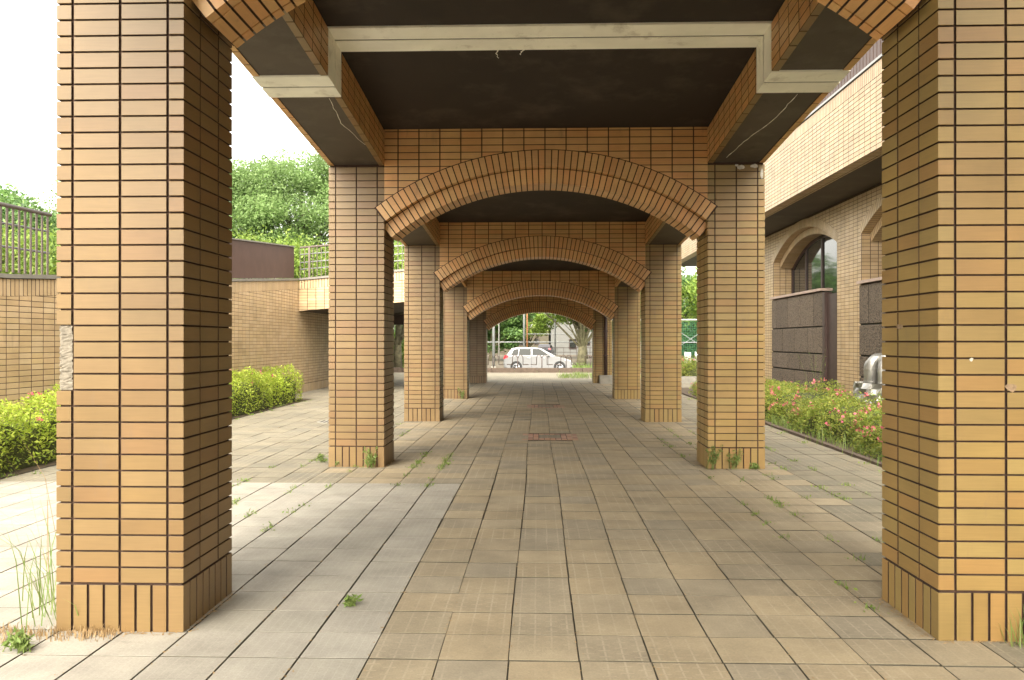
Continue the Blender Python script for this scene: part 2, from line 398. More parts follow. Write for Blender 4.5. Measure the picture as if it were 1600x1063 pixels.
for n, (d, x, y, k) in enumerate(cells):
    jx, jy = ((.0085, .006) if k == 0 else (.0065, .0125))
    w = T-jx-random.uniform(0, .002); h = TY-jy-random.uniform(0, .002)
    rx = random.gauss(0, .0042 if k else .0008); ry = random.gauss(0, .003 if k else .0008)
    tv, tf = tmpl_box(round(w, 3), round(h, 3), .013, .0011)
    x += (0 if k == 0 else .010*math.sin(y*.9+1)*min(1, abs(x+.735)/.6)); y += (0 if k == 0 else .003*math.sin(round(x/T)*1.7))
    m = Matrix.Translation((x+random.gauss(0, .0009), y+random.gauss(0, .0009), -.0125+random.uniform(-.0018, .0018)*(1 if k else .4))) @ Matrix.Rotation(rx, 4, 'X') @ Matrix.Rotation(ry, 4, 'Y') @ Matrix.Rotation(random.gauss(0, .0015), 4, 'Z')
    if n < 300: link('paving_tile', shared(('p', round(w, 3), round(h, 3)), tv, tf, mats[k], 'paving_tile'), pav, m)
    else: rest[k].at(m, tv, tf)
for k in range(3): rest[k].build('paving_tile', mats[k], pav, kind='stuff')
# far end of the paving: plain concrete apron
MB().raw([(-30, 27.7, -.008), (30, 27.7, -.008), (30, 36.0, -.008), (-30, 36.0, -.008)], [(0, 1, 2, 3)]).build('concrete_apron', PGREY, kind='structure')
# inspection covers of red paver with pale centre
def cover(y0, y1, lab):
    t = thing('inspection_cover', (.18, y0, 0), lab, 'cover', None)
    x0 = -.215; x1 = .585; nx = 10; ny = 6; cxs = (x1-x0)/nx; cys = (y1-y0)/ny
    for i in range(nx):
        for j in range(ny):
            if 3 <= i < 7 and 2 <= j < 5: continue
            tv, tf = tmpl_box(cxs-.008, cys-.008, .013, .002)
            link('red_paver', shared(('rp', round(cxs, 3), round(cys, 3)), tv, tf, REDP, 'red_paver'), t, Matrix.Translation((x0+cxs*(i+.5), y0+cys*(j+.5), -.0122)))
    tv, tf = tmpl_box(cxs*4-.01, cys*3-.01, .013, .003)
    link('cover_plate', mesh_from('cover_plate', tv, tf, PGREY), t, Matrix.Translation((x0+cxs*5, y0+cys*3.5, -.0118)))
cover(*covers[0], 'nearer patch of red-brown pavers framing a pale plate in the corridor floor')
cover(*covers[1], 'farther small patch of red-brown pavers framing a plate in the corridor floor')
# round manhole on the left
mh = thing('manhole_cover', (-3.45, 13.9, 0), 'round patterned manhole cover set in the paving left of the corridor', 'manhole cover')
n = 28; v = [(-3.45+.33*math.cos(6.283*i/n), 13.9+.33*math.sin(6.283*i/n), .004) for i in range(n)]+[(-3.45+.33*math.cos(6.283*i/n), 13.9+.33*math.sin(6.283*i/n), -.01) for i in range(n)]
MB().raw(v, [tuple(range(n))]+[(i, i+n, (i+1) % n+n, (i+1) % n) for i in range(n)]).build('lid', CONC, mh)
rb = MB()
for i in range(-3, 4):
    e = math.sqrt(max(.001, .28**2-(i*.08)**2)); rb.box(-3.45+i*.08-.014, -3.45+i*.08+.014, 13.9-e, 13.9+e, .0045, .009)
rb.build('ribs', GAPM, mh)

# ------------------------------------------------------------------ tiled piers
def pier(ri, side, label, mat, broken=None):
    y0 = ROWY[ri]; zt = ZB[ri]
    xo, xi = (XL-PW, XL) if side < 0 else (XR+PW, XR)      # outer and inner x
    xa, xb = min(xo, xi), max(xo, xi)
    t = thing('tiled_pier', ((xa+xb)/2, y0+PW/2, 0), label, 'pillar', 'tiled pillars of the colonnade')
    e = TH
    MB().box(xa+e, xb-e, y0+e, y0+PW-e, -.05, zt+CEILH-.02).build('core', MORTAR, t)
    lim = 290 if ri < 4 else 0
    C = Clad(t, mat, lim, 'tile', soft=lambda c: c.z < 3.02 if ri == 0 else True)
    sgn = 1 if xi > xo else -1     # +x direction towards inner side
    def LT(corner, sx, sy, a, b, z, h, forced=False):
        """corner at (x,y); arm a along sx*x, arm b along sy*y"""
        tv, tf = tmpl_L(a, b, h)
        tv = [(p[0]*sx, p[1]*sy, p[2]) for p in tv]
        if sx*sy < 0: tf = [(D4(*reversed(q)) if isinstance(q, D4) else tuple(reversed(q))) for q in tf]
        C.put(('L', sx, sy, round(a, 4), round(b, 4), round(h, 4)), tv, tf, Matrix.Translation((corner[0], corner[1], z)), forced=forced)
    xin, xout = xi, xo
    def row(z0, z1, k):
        z = (z0+z1)/2; h = z1-z0-JH
        if h < .012: return
        # inner front corner, outer front corner, rear corners
        LT((xin, y0), -sgn, 1, U-JV/2, 2.5*U-JV/2, z, h)
        if not (broken and broken[0] <= k < broken[1]): LT((xout, y0), sgn, 1, U-JV/2, 2.5*U-JV/2, z, h)
        LT((xin, y0+PW), -sgn, -1, U-JV/2, 2.5*U-JV/2, z, h)
        LT((xout, y0+PW), sgn, -1, U-JV/2, 2.5*U-JV/2, z, h, True)
        # front stretchers
        for q in (0, 1): C.rect((xa, y0+e, 0), (1, 0, 0), (0, 0, 1), (0, -1, 0), U+3*U*q, U+3*U*(q+1), z0, z1)
        for q in (0, 1): C.rect((xb, y0+PW-e, 0), (-1, 0, 0), (0, 0, 1), (0, 1, 0), U+3*U*q, U+3*U*(q+1), z0, z1, True)
        if side < 0:
            C.rect((xb-e, y0, 0), (0, 1, 0), (0, 0, 1), (1, 0, 0), 2.5*U, 5.5*U, z0, z1)
            C.rect((xa+e, y0+PW, 0), (0, -1, 0), (0, 0, 1), (-1, 0, 0), 2.5*U, 5.5*U, z0, z1, True)
        else:
            C.rect((xa+e, y0+PW, 0), (0, -1, 0), (0, 0, 1), (-1, 0, 0), 2.5*U, 5.5*U, z0, z1)
            C.rect((xb-e, y0, 0), (0, 1, 0), (0, 0, 1), (1, 0, 0), 2.5*U, 5.5*U, z0, z1, True)
    # soldier base
    hb = 3*U
    for (cx_, sx) in ((xa, 1), (xb, -1)):
        for (cy_, sy) in ((y0, 1), (y0+PW, -1)): LT((cx_, cy_), sx, sy, U-JV/2, U-JV/2, hb/2-.004, hb-JH)
    for q in range(1, 7):
        C.rect((xa, y0+e, 0), (1, 0, 0), (0, 0, 1), (0, -1, 0), U*q, U*(q+1), -.004, hb-.004)
        C.rect((xb-e, y0, 0), (0, 1, 0), (0, 0, 1), (1, 0, 0), U*q, U*(q+1), -.004, hb-.004, side > 0)
        C.rect((xa+e, y0+PW, 0), (0, -1, 0), (0, 0, 1), (-1, 0, 0), U*q, U*(q+1), -.004, hb-.004, side < 0)
        C.rect((xb, y0+PW-e, 0), (-1, 0, 0), (0, 0, 1), (0, 1, 0), U*q, U*(q+1), -.004, hb-.004, True)
    k = 0; z = hb
    while z < zt-.02:
        row(z, min(z+U, zt+.002), k); z += U; k += 1
    C.close()
    if broken:
        z0 = hb+broken[0]*U; z1 = hb+broken[1]*U; mb = MB(); rr = random.Random(3)
        nx, nz = 7, 40; 
        vs = []
        for j in range(nz+1):
            for i in range(nx+1):
                a = i/nx; zz = z0+(z1-z0)*j/nz
                if a < .45: px_, py_ = xout+sgn*(.007), y0+.19-(.19-.007)*(a/.45)
                else: px_, py_ = xout+sgn*(.007+(U-.010)*(a-.45)/.55), y0+.007
                vs.append((px_+rr.uniform(-.003, .003)*sgn, py_+rr.uniform(-.003, .003), zz))
        fs = [(j*(nx+1)+i, j*(nx+1)+i+1, (j+1)*(nx+1)+i+1, (j+1)*(nx+1)+i) for j in range(nz) for i in range(nx)]
        mb.raw(vs, fs).build('exposed_mortar', GREY, t, label='rough grey mortar where corner tiles have fallen off')
    return t
P = {}
side_w = {-1: 'left', 1: 'right'}
ordn = ['nearest', 'second nearest', 'third nearest', 'fourth nearest', 'farthest']
labs = {
 (0, -1): 'big near tiled pillar on the left with tiles broken off its outer corner',
 (0, 1): 'big near yellow-tiled pillar cut off by the right edge of the photo',
 (1, -1): 'tiled pillar left of the first full arch, small green weed at its base',
 (1, 1): 'pillar right of the first full arch, two weeds at its foot, lime-stained top',
 (2, -1): 'tiled pillar left of the second full arch, just behind the weed-footed left one',
 (2, 1): 'tiled pillar right of the second full arch with chalky scribble on its base course',
 (3, -1): 'narrow-looking tiled pillar left of the third full arch with grey smudges and weed at base',
 (3, 1): 'narrow-looking tiled pillar right of the third full arch',
 (4, -1): 'darkest shaded tiled pillar left of the far exit arch',
 (4, 1): 'shaded tiled pillar right of the far exit arch beside the brown drainpipe'}
labs[5, -1] = 'tiled pillar behind the photographer on the left, out of the picture'; labs[5, 1] = 'tiled pillar behind the photographer on the right, out of the picture'
for ri in range(6):
    for s in (-1, 1):
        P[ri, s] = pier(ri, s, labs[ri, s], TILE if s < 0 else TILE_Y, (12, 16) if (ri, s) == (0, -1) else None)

# ------------------------------------------------------------------ arched walls over each pair of piers
def arched(ri, label):
    y0 = ROWY[ri]; zb = ZB[ri]; zc = zb+.15-RE; ztop = zb+CEILH
    t = thing('arched_wall', (CX, y0+PW/2, zb), label, 'arch', 'tiled arches of the colonnade')
    e = TH; A1 = R(36.96); A2 = R(38.35)
    # core: band between arc (RI1+.012) and the top, plus ring-2 core
    mb = MB(); n = 36; ra = RI1+.014
    for i in range(n):
        a0 = -A1+2*A1*i/n; a1 = -A1+2*A1*(i+1)/n
        p = [(CX+ra*math.sin(a), zc+ra*math.cos(a)) for a in (a0, a1)]
        x0, x1 = p[0][0], p[1][0]
        f_ = [(x0, y0+e, p[0][1]), (x1, y0+e, p[1][1]), (x1, y0+e, ztop-.005), (x0, y0+e, ztop-.005)]
        b_ = [(a_, y0+PW-e, c_) for a_, _, c_ in f_]
        mb.hexa(b_, f_)
    rb_ = RI2+.014
    for i in range(n):
        a0 = -A2+2*A2*i/n; a1 = -A2+2*A2*(i+1)/n
        q = [(CX+r_*math.sin(a), zc+r_*math.cos(a)) for r_, a in ((rb_, a0), (rb_, a1), (RI1+.02, a1), (RI1+.02, a0))]
        mb.hexa([(x, y0+PW-.1-e, z) for x, z in q], [(x, y0+.1+e, z) for x, z in q])
    mb.build('core', MORTAR, t)
    C = Clad(t, TILE_O, 300 if ri < 4 else 0, 'tile')
    # spandrel tiles, rows aligned with the piers
    for face in (0, 1):
        O, u, nn = (((XL-PW, y0+e, 0), (1, 0, 0), (0, -1, 0)) if face == 0 else ((XR+PW, y0+PW-e, 0), (-1, 0, 0), (0, 1, 0)))
        C0 = C
        for c in range(15+2):
            u0 = 7*U+3*U*c-3*U; u1 = u0+3*U
            k = int((zb-.75)/U)
            while k*U < ztop:
                v0 = k*U; v1 = min(v0+U, ztop); k += 1
                Pg = cellpoly(u0, u1, v0, v1)
                if v1-v0 < .02: continue
                a0_, a1_ = 8*U, 8*U+2*HS
                # within the span only
                Pg = clip(Pg, 1, 0, a0_+.001); Pg = clip(Pg, -1, 0, -(a1_-.001)) if len(Pg) > 2 else Pg
                if len(Pg) < 3: continue
                mx_ = sum(p[0] for p in Pg)/len(Pg); mz_ = sum(p[1] for p in Pg)/len(Pg)
                cu = 8*U+HS; dx, dz = mx_-cu, mz_-zc; dd = math.hypot(dx, dz)
                nx_, nz_ = dx/dd, dz/dd; rr_ = RI1+.09
                n0 = len(Pg); Pg2 = clip(Pg, nx_, nz_, nx_*cu+nz_*zc+rr_)
                if len(Pg2) < 3 or area(Pg2) < .0008: continue
                full = all(abs(a[0]-b[0])+abs(a[1]-b[1]) < 1e-6 for a, b in zip(Pg2, cellpoly(u0, u1, v0, v1))) and len(Pg2) == 4
                if full: C.rect(O, u, (0, 0, 1), nn, u0, u1, v0, v1, forced=face == 1)
                else: C.poly(O, u, (0, 0, 1), nn, Pg2, forced=face == 1)
    # dark bedding round the ring
    bd = MB()
    for yy, sg in ((y0-.001, -1), (y0+PW+.001, 1)):
        for i in range(n):
            a0 = -A1-.004+2*(A1+.004)*i/n; a1 = -A1-.004+2*(A1+.004)*(i+1)/n
            q = [(CX+r_*math.sin(a), zc+r_*math.cos(a)) for r_, a in ((RI1+.01, a0), (RI1+.01, a1), (RE+.010, a1), (RE+.010, a0))]
            f_ = [(x, yy, z) for x, z in q]; b_ = [(x, yy-sg*.03, z) for x, z in q]
            bd.hexa(b_, f_) if sg < 0 else bd.hexa(f_, b_)
    bd.build('bedding', MORTAR, t)
    # rings
    dth = R(1.3685); g_ = .0035/1.0
    def vous(ra, rb2, ya, yb, i, nt_, forced, key):
        a = (i-(nt_-1)/2)*dth
        ha0 = dth/2-(JV*.5)/ra; ha1 = dth/2-(JV*.5)/rb2; rm = (ra+rb2)/2
        def pt(r_, s_, y): return (r_*math.sin(s_), y, r_*math.cos(s_)-rm)
        tv = [pt(ra, -ha0, ya), pt(ra, ha0, ya), pt(rb2, ha1, ya), pt(rb2, -ha1, ya), pt(ra, -ha0, yb), pt(ra, ha0, yb), pt(rb2, ha1, yb), pt(rb2, -ha1, yb)]
        tf = [(0, 1, 2, 3), (7, 6, 5, 4), (0, 4, 5, 1), D4(1, 5, 6, 2), D4(2, 6, 7, 3), D4(3, 7, 4, 0)]
        m = Matrix.Translation((CX+rm*math.sin(a), y0, zc+rm*math.cos(a))) @ Matrix.Rotation(a, 4, 'Y')
        C.put(key, tv, tf, m, forced=forced)
    for i in range(54):
        vous(RI1, RE, -.004, .1-.004, i, 54, False, ('v1',))
        vous(RI1, RE, PW-.1+.004, PW+.004, i, 54, True, ('v1b',))
    for i in range(56):
        vous(RI2, RI1-.007, .1, .1+U-JV/2, i, 56, False, ('v2',))
        vous(RI2, RI1-.007, .1+U+JV/2, PW-.1-U-JV/2, i, 56, True, ('v3',))
        vous(RI2, RI1-.007, PW-.1-U+JV/2, PW-.1, i, 56, True, ('v4',))
    C.close()
arched(0, 'nearest tiled arch, only its lower ends showing at the top corners')
arched(1, 'large low brick-tile arch spanning the two pillars in the middle distance')
arched(2, 'second full tiled arch seen through the large first one')
arched(3, 'third full tiled arch, framing the shaded far bay')
arched(5, 'tiled arch behind the photographer, out of the picture')
arched(4, 'darkest far exit arch opening onto the parked white car')

# ------------------------------------------------------------------ roof bays: ceiling, edge beams, white joint band
def bay(ri, label, band=None):
    rj = 0 if ri == 5 else ri+1
    ya = ROWY[ri]+PW; yb = ROWY[rj]; za = ZB[ri]; zb = ZB[rj]
    z_at = lambda y: ZB[ri]+(ZB[rj]-ZB[ri])*(y-ROWY[ri])/(ROWY[rj]-ROWY[ri])
    t = thing('roof_bay', (CX, (ya+yb)/2, z_at((ya+yb)/2)+CEILH), label, 'roof', 'sloping roof bays of the colonnade')
    y0, y1 = ROWY[ri]+.015, yb+.015
    MB().hexa([(XL-PW-.02, y0, z_at(y0)+CEILH), (XR+PW+.02, y0, z_at(y0)+CEILH), (XR+PW+.02, y1, z_at(y1)+CEILH), (XL-PW-.02, y1, z_at(y1)+CEILH)],
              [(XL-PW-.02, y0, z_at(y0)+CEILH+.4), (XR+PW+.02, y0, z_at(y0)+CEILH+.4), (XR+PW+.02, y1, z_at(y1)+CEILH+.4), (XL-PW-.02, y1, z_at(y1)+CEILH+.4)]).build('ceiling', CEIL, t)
    ya2, yb2 = ya-.01, yb+.0137
    for s in (-1, 1):
        xi, xo = (XL, XL-PW) if s < 0 else (XR, XR+PW)
        xa, xb = min(xi, xo)+TH, max(xi, xo)-TH
        def q(y, z): return z_at(y)+z
        bm = MB().hexa([(xa, ya2, q(ya2, .006)), (xb, ya2, q(ya2, .006)), (xb, yb2, q(yb2, .006)), (xa, yb2, q(yb2, .006))],
                       [(xa, ya2, q(ya2, CEILH+.01)), (xb, ya2, q(ya2, CEILH+.01)), (xb, yb2, q(yb2, CEILH+.01)), (xa, yb2, q(yb2, CEILH+.01))])
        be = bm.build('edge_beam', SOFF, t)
        sl_ = (z_at(yb)-z_at(ya))/(yb-ya); D = Vector((0, 1, sl_)).normalized(); Vv = Vector((0, -sl_, 1)).normalized()
        C = Clad(be, TILE_O, 125 if ri < 3 else 0, 'tile')
        len_ = (yb-ya)/D.y
        for (xf, nx, forced) in ((xi-(-1 if s > 0 else 1)*TH*-1 if False else (xi-TH if s < 0 else xi+TH), (1 if s < 0 else -1), False), ((xo+TH if s < 0 else xo-TH), (-1 if s < 0 else 1), True)):
            # columns along D
            O = Vector((xf, ya, z_at(ya)))
            hgt = CEILH if not forced else CEILH+.35
            nrow = int(hgt/U)+1
            cnum = int(len_/(3*U))+1
            for c in range(cnum):
                u0 = c*3*U; u1 = min(u0+3*U, len_+.012)
                if band:
                    b0 = (band[0]-ya)/D.y; b1 = (band[1]-ya)/D.y
                    segs = [(u0, min(u1, b0)), (max(u0, b1), u1)]
                else: segs = [(u0, u1)]
                for (p0, p1) in segs:
                    if p1-p0 < .02: continue
                    for r_ in range(nrow):
                        v0 = r_*U; v1 = min(v0+U, hgt)
                        if v1-v0 < .02: continue
                        uu = tuple(D) if (nx > 0) else tuple(D)
                        if nx > 0: C.rect(O, D, Vv, (nx, 0, 0), p0, p1, v0, v1, forced=forced)
                        else:
                            # right-handed basis for -x normal: reverse u
                            O2 = O+D*len_; C.rect(O2, -D, Vv, (nx, 0, 0), len_-p1, len_-p0, v0, v1, forced=forced)
            # tile return on the soffit edge
            ex = xf+nx*TH; 
            for c in range(cnum):
                u0 = c*3*U; u1 = min(u0+3*U, len_+.01)
                segs = [(u0, u1)] if not band else [(u0, min(u1, b0)), (max(u0, b1), u1)]
                for (p0, p1) in segs:
                    if p1-p0 < .02: continue
                    a = Vector((ex-nx*.028, 0, 0)); w_ = p1-p0-.011
                    cc = Vector((ex-nx*.030, ya, z_at(ya)+.006))+D*((p0+p1)/2)
                    tv, tf = tmpl_box(w_, .058, .010, .002)
                    C.put(('s', round(w_, 4)), tv, tf, basis(cc, D, (-1, 0, 0), -Vv), forced=forced or ri > 1, mat=TILE)
        C.close()
    if band:
        b0, b1 = band; bm_ = (b0+b1)/2; pr = .017
        for (p0, p1) in ((b0, bm_-.012), (bm_+.012, b1)):
            w = MB()
            def strip(P4a, P4b): w.hexa(P4a, P4b)
            zc0, zc1 = z_at(p0)+CEILH, z_at(p1)+CEILH
            xl_, xr_ = XL-TH, XR+TH
            w.hexa([(xl_, p0, zc0-pr), (xr_, p0, zc0-pr), (xr_, p1, zc1-pr), (xl_, p1, zc1-pr)], [(xl_, p0, zc0+.01), (xr_, p0, zc0+.01), (xr_, p1, zc1+.01), (xl_, p1, zc1+.01)])
            for s in (-1, 1):
                xi, xo = (XL, XL-PW) if s < 0 else (XR, XR+PW)
                q0, q1 = z_at(p0), z_at(p1)
                for x_, d_ in ((xi, s), (xo, -s)):
                    a_, b_ = sorted((x_+d_*.016, x_-d_*.003))
                    w.hexa([(a_, p0, q0-.0075), (b_, p0, q0-.0075), (b_, p1, q1-.0075), (a_, p1, q1-.0075)], [(a_, p0, zc0-pr-.001), (b_, p0, zc0-pr-.001), (b_, p1, zc1-pr-.001), (a_, p1, zc1-pr-.001)])
                a_, b_ = min(xi, xo)+.0165, max(xi, xo)-.0165
                w.hexa([(a_, p0, q0-.008), (b_, p0, q0-.008), (b_, p1, q1-.008), (a_, p1, q1-.008)], [(a_, p0, q0+.01), (b_, p0, q0+.01), (b_, p1, q1+.01), (a_, p1, q1+.01)])
            w.build('joint_band', BAND, t)
        # dark sealant line
        w = MB(); p0, p1 = bm_-.0115, bm_+.0115
        w.hexa([(XL-.004, p0, z_at(p0)+CEILH-.011), (XR+.004, p0, z_at(p0)+CEILH-.011), (XR+.004, p1, z_at(p1)+CEILH-.011), (XL-.004, p1, z_at(p1)+CEILH-.011)], [(XL-.004, p0, z_at(p0)+CEILH+.01), (XR+.004, p0, z_at(p0)+CEILH+.01), (XR+.004, p1, z_at(p1)+CEILH+.01), (XL-.004, p1, z_at(p1)+CEILH+.01)])
        for s in (-1, 1):
            xi, xo = (XL, XL-PW) if s < 0 else (XR, XR+PW)
            a_, b_ = min(xi, xo)+.006, max(xi, xo)-.006
            w.hexa([(a_, p0, z_at(p0)-.002), (b_, p0, z_at(p0)-.002), (b_, p1, z_at(p1)-.002), (a_, p1, z_at(p1)-.002)], [(a_, p0, z_at(p0)+CEILH-.013), (b_, p0, z_at(p0)+CEILH-.013), (b_, p1, z_at(p1)+CEILH-.013), (a_, p1, z_at(p1)+CEILH-.013)])
        w.build('sealant_joint', GAPM, t)
        # cracks and lime runs
        def crack(pts, z_off, wd, nm, mat=LIMEW):
            m_ = MB(); rr = random.Random(5)
            pp = []
            for i in range(len(pts)-1):
                for k in range(8):
                    f = k/8; pp.append((pts[i][0]*(1-f)+pts[i+1][0]*f+rr.uniform(-.006, .006), pts[i][1]*(1-f)+pts[i+1][1]*f+rr.uniform(-.01, .01)))
            for i in range(len(pp)-1):
                (xa_, ya_), (xb_, yb_) = pp[i], pp[i+1]; wv = wd*rr.uniform(.3, .8)
                dx_, dy_ = xb_-xa_, yb_-ya_; ln_ = math.hypot(dx_, dy_)+1e-6; ox, oy = -dy_/ln_*wv, dx_/ln_*wv
                a4 = [(xa_-ox, ya_-oy, z_at(ya_)+z_off-.002), (xa_+ox, ya_+oy, z_at(ya_)+z_off-.002), (xb_+ox, yb_+oy, z_at(yb_)+z_off-.002), (xb_-ox, yb_-oy, z_at(yb_)+z_off-.002)]
                m_.hexa(a4, [(x, y, z+.006) for x, y, z in a4])
            m_.build(nm, mat, t)
        crack([(XL-.12, 6.98), (XL-.16, 7.6), (XL-.06, 8.3)], .006, .003, 'crack', SOFF if False else BAND)
        crack([(XR+.36, 6.98), (XR+.34, 7.6), (XR+.22, 8.2), (XR+.16, 8.8)], .006, .004, 'crack', BAND)
        crack([(-.33, 6.93), (-.35, 7.02), (-.34, 7.12)], CEILH, .004, 'lime_run', BAND)
        crack([(-.10, 6.93), (-.13, 6.99), (-.15, 7.05)], CEILH, .006, 'lime_run', BAND)
bay(0, 'nearest roof bay with a pale joint band running across its dark ceiling', (6.49, 6.92))
bay(1, 'second roof bay, dark ceiling seen through the large arch')
bay(2, 'third roof bay, dark ceiling sliver above the third arch')
bay(3, 'last roof bay before the far exit arch')
bay(5, 'roof bay over the photographer, running back from the nearest pillars')

# drainpipe and its concrete footing at the far exit
dp = thing('drainpipe', (XR+.40, ROWY[4]-.12, 0), 'dark brown drainpipe standing on a concrete block beside the far exit arch', 'drainpipe')
MB().tube([(XR+.40, ROWY[4]-.1, .28), (XR+.40, ROWY[4]-.1, 2.5)], .055, 10).build('pipe', BROWN, dp, smooth=True)
br = MB()
for z in (.9, 1.7, 2.3): br.box(XR+.33, XR+.47, ROWY[4]-.16, ROWY[4]-.03, z, z+.03)
br.build('bracket', BROWN, dp)
fb = MB().box(XR+.18, XR+.64, ROWY[4]-.45, ROWY[4]-.02, 0, .27).build('footing_block', CONC)
tag(fb, 'grey concrete block at the foot of the brown drainpipe', 'block')

# ------------------------------------------------------------------ right-hand building
XF, XW = 5.4, 6.59
bd = thing('tiled_building', (6.6, 14, 0), 'tiled building along the right with an overhanging balcony and deep arched windows', 'building')
YN, YF_, YWE = -6.0, 33.4, 25.0       # near end, far end of canopy, far end of wall
OPN = [20.5, 14.35, 8.2, 2.05]; OHW = 2.4; OSP = 3.57; OR = 4.9; OT = .2
core = MB()
# wall core with arched openings, built as column slabs in y
def op_low(y):
    for c in OPN:
        if abs(y-c) < OHW: return OSP+ math.sqrt(OR*OR-(y-c)**2)-math.sqrt(OR*OR-OHW*OHW)
    return None
ys = [YN]
for c in sorted(OPN):
    ys += [c-OHW]+[c-OHW+2*OHW*i/24 for i in range(1, 24)]+[c+OHW]
ys += [YWE]
for a, b in zip(ys[:-1], ys[1:]):
    m_ = (a+b)/2; lo = op_low(m_)
    if lo is None: core.box(XW+TH, 7.05, a, b, -.1, 4.43)
    else:
        za_ = op_low(a+1e-6) or OSP; zb_ = op_low(b-1e-6) or OSP
        core.hexa([(XW+TH, a, za_+.01), (7.05, a, za_+.01), (7.05, b, zb_+.01), (XW+TH, b, zb_+.01)], [(XW+TH, a, 4.43), (7.05, a, 4.43), (7.05, b, 4.43), (XW+TH, b, 4.43)])
core.box(7.06, 7.20, YN, YWE, -.1, 1.0)
core.box(7.05, 16, YWE-.3, YWE, -.1, 4.43); core.box(15.7, 16, YN, YWE, -.1, 4.43)
core.build('wall', MORTAR, bd)
MB().box(XF+.28, 16, YN, YF_, 4.435, 4.6).box(XF+.28, 16, YN, YF_, 5.3, 5.6).build('soffit', SOFF, bd)
MB().box(XF+TH, XF+.28, YN, YF_-TH, 4.435+.01, 5.83).box(XF+.28, 16, YF_-.3, YF_-TH, 4.445, 5.83).build('fascia', MORTAR, bd)
MB().box(XF-.02, XF+.32, YN, YF_+.01, 5.84, 5.88).build('coping', WHITE, bd)
insight = lambda c: c.y > 0 and 1185 < 800+1270.7*math.tan(math.atan2(c.x, c.y)+.0308) < 1400
Cw = Clad(bd, TILE_LIT, 300, 'tile', soft=lambda c: insight(c) and c.y < 24)
# facade wall tiles
def wall_rows(C):
    O = (XW+TH, YWE, 0); u = (0, -1, 0); n_ = (-1, 0, 0)
    cols = int((YWE-YN)/(3*U))
    for c in range(cols):
        u0 = c*3*U; u1 = u0+3*U; ya_ = YWE-u1; yb_ = YWE-u0
        if yb_ < -1: break
        for k in range(0, int(4.43/U)):
            v0 = k*U; v1 = v0+U
            near = None
            for cc in OPN:
                if ya_ < cc+OHW+.25 and yb_ > cc-OHW-.25: near = cc
            if near is None or v1 < .001: C.rect(O, u, (0, 0, 1), n_, u0, u1, v0, v1); continue
            Pg = cellpoly(u0, u1, v0, v1); uc = YWE-near
            zcc = OSP-math.sqrt(OR*OR-OHW*OHW)
            mx_ = (u0+u1)/2; mz_ = (v0+v1)/2
            if mz_ < OSP+.12 :
                # clip by jamb
                if mx_ < uc: Pg = clip(Pg, -1, 0, -(uc-OHW))
                else: Pg = clip(Pg, 1, 0, uc+OHW)
            if len(Pg) > 2 and mz_ >= OSP-.1:
                if mz_ >= OSP+.12:
                    dx, dz = mx_-uc, mz_-zcc; dd = math.hypot(dx, dz)
                    Pg = clip(Pg, dx/dd, dz/dd, dx/dd*uc+dz/dd*zcc+OR+.08)
            if len(Pg) > 2 and area(Pg) > .0006:
                if area(Pg) > (3*U-JV)*(U-JH)*.999: C.rect(O, u, (0, 0, 1), n_, u0, u1, v0, v1)
                else: C.poly(O, u, (0, 0, 1), n_, Pg)
wall_rows(Cw); Cw.close()
# fascia tiles + soldier course
Cf = Clad(bd, TILE_LIT, 300, 'tile', soft=lambda c: insight(c) and c.y < 17.5)
for c in range(int((YF_-2.0)/(3*U))):
    u0 = c*3*U
    for k in range(15):
        Cf.rect((XF+TH, YF_, 4.435), (0, -1, 0), (0, 0, 1), (-1, 0, 0), u0, u0+3*U, k*U+.003, k*U+U+.003)
    for q in range(3):
        Cf.rect((XF+TH, YF_, 4.435), (0, -1, 0), (0, 0, 1), (-1, 0, 0), u0+q*U, u0+q*U+U, 15*U+.003, 18*U+.003, forced=False)
    # underside return
    tv, tf = tmpl_box(3*U-JV, .2, .008); Cf.put(('fr',), tv, tf, basis((XF+.115, YF_-u0-1.5*U, 4.445), (0, 1, 0), (1, 0, 0), (0, 0, -1)), forced=True)
    tv, tf = tmpl_box(3*U-JV, .045, .008); Cf.put(('fr2',), tv, tf, basis((XF+.25, YF_-u0-1.5*U, 4.445), (0, 1, 0), (1, 0, 0), (0, 0, -1)), forced=True)
Cf.close()
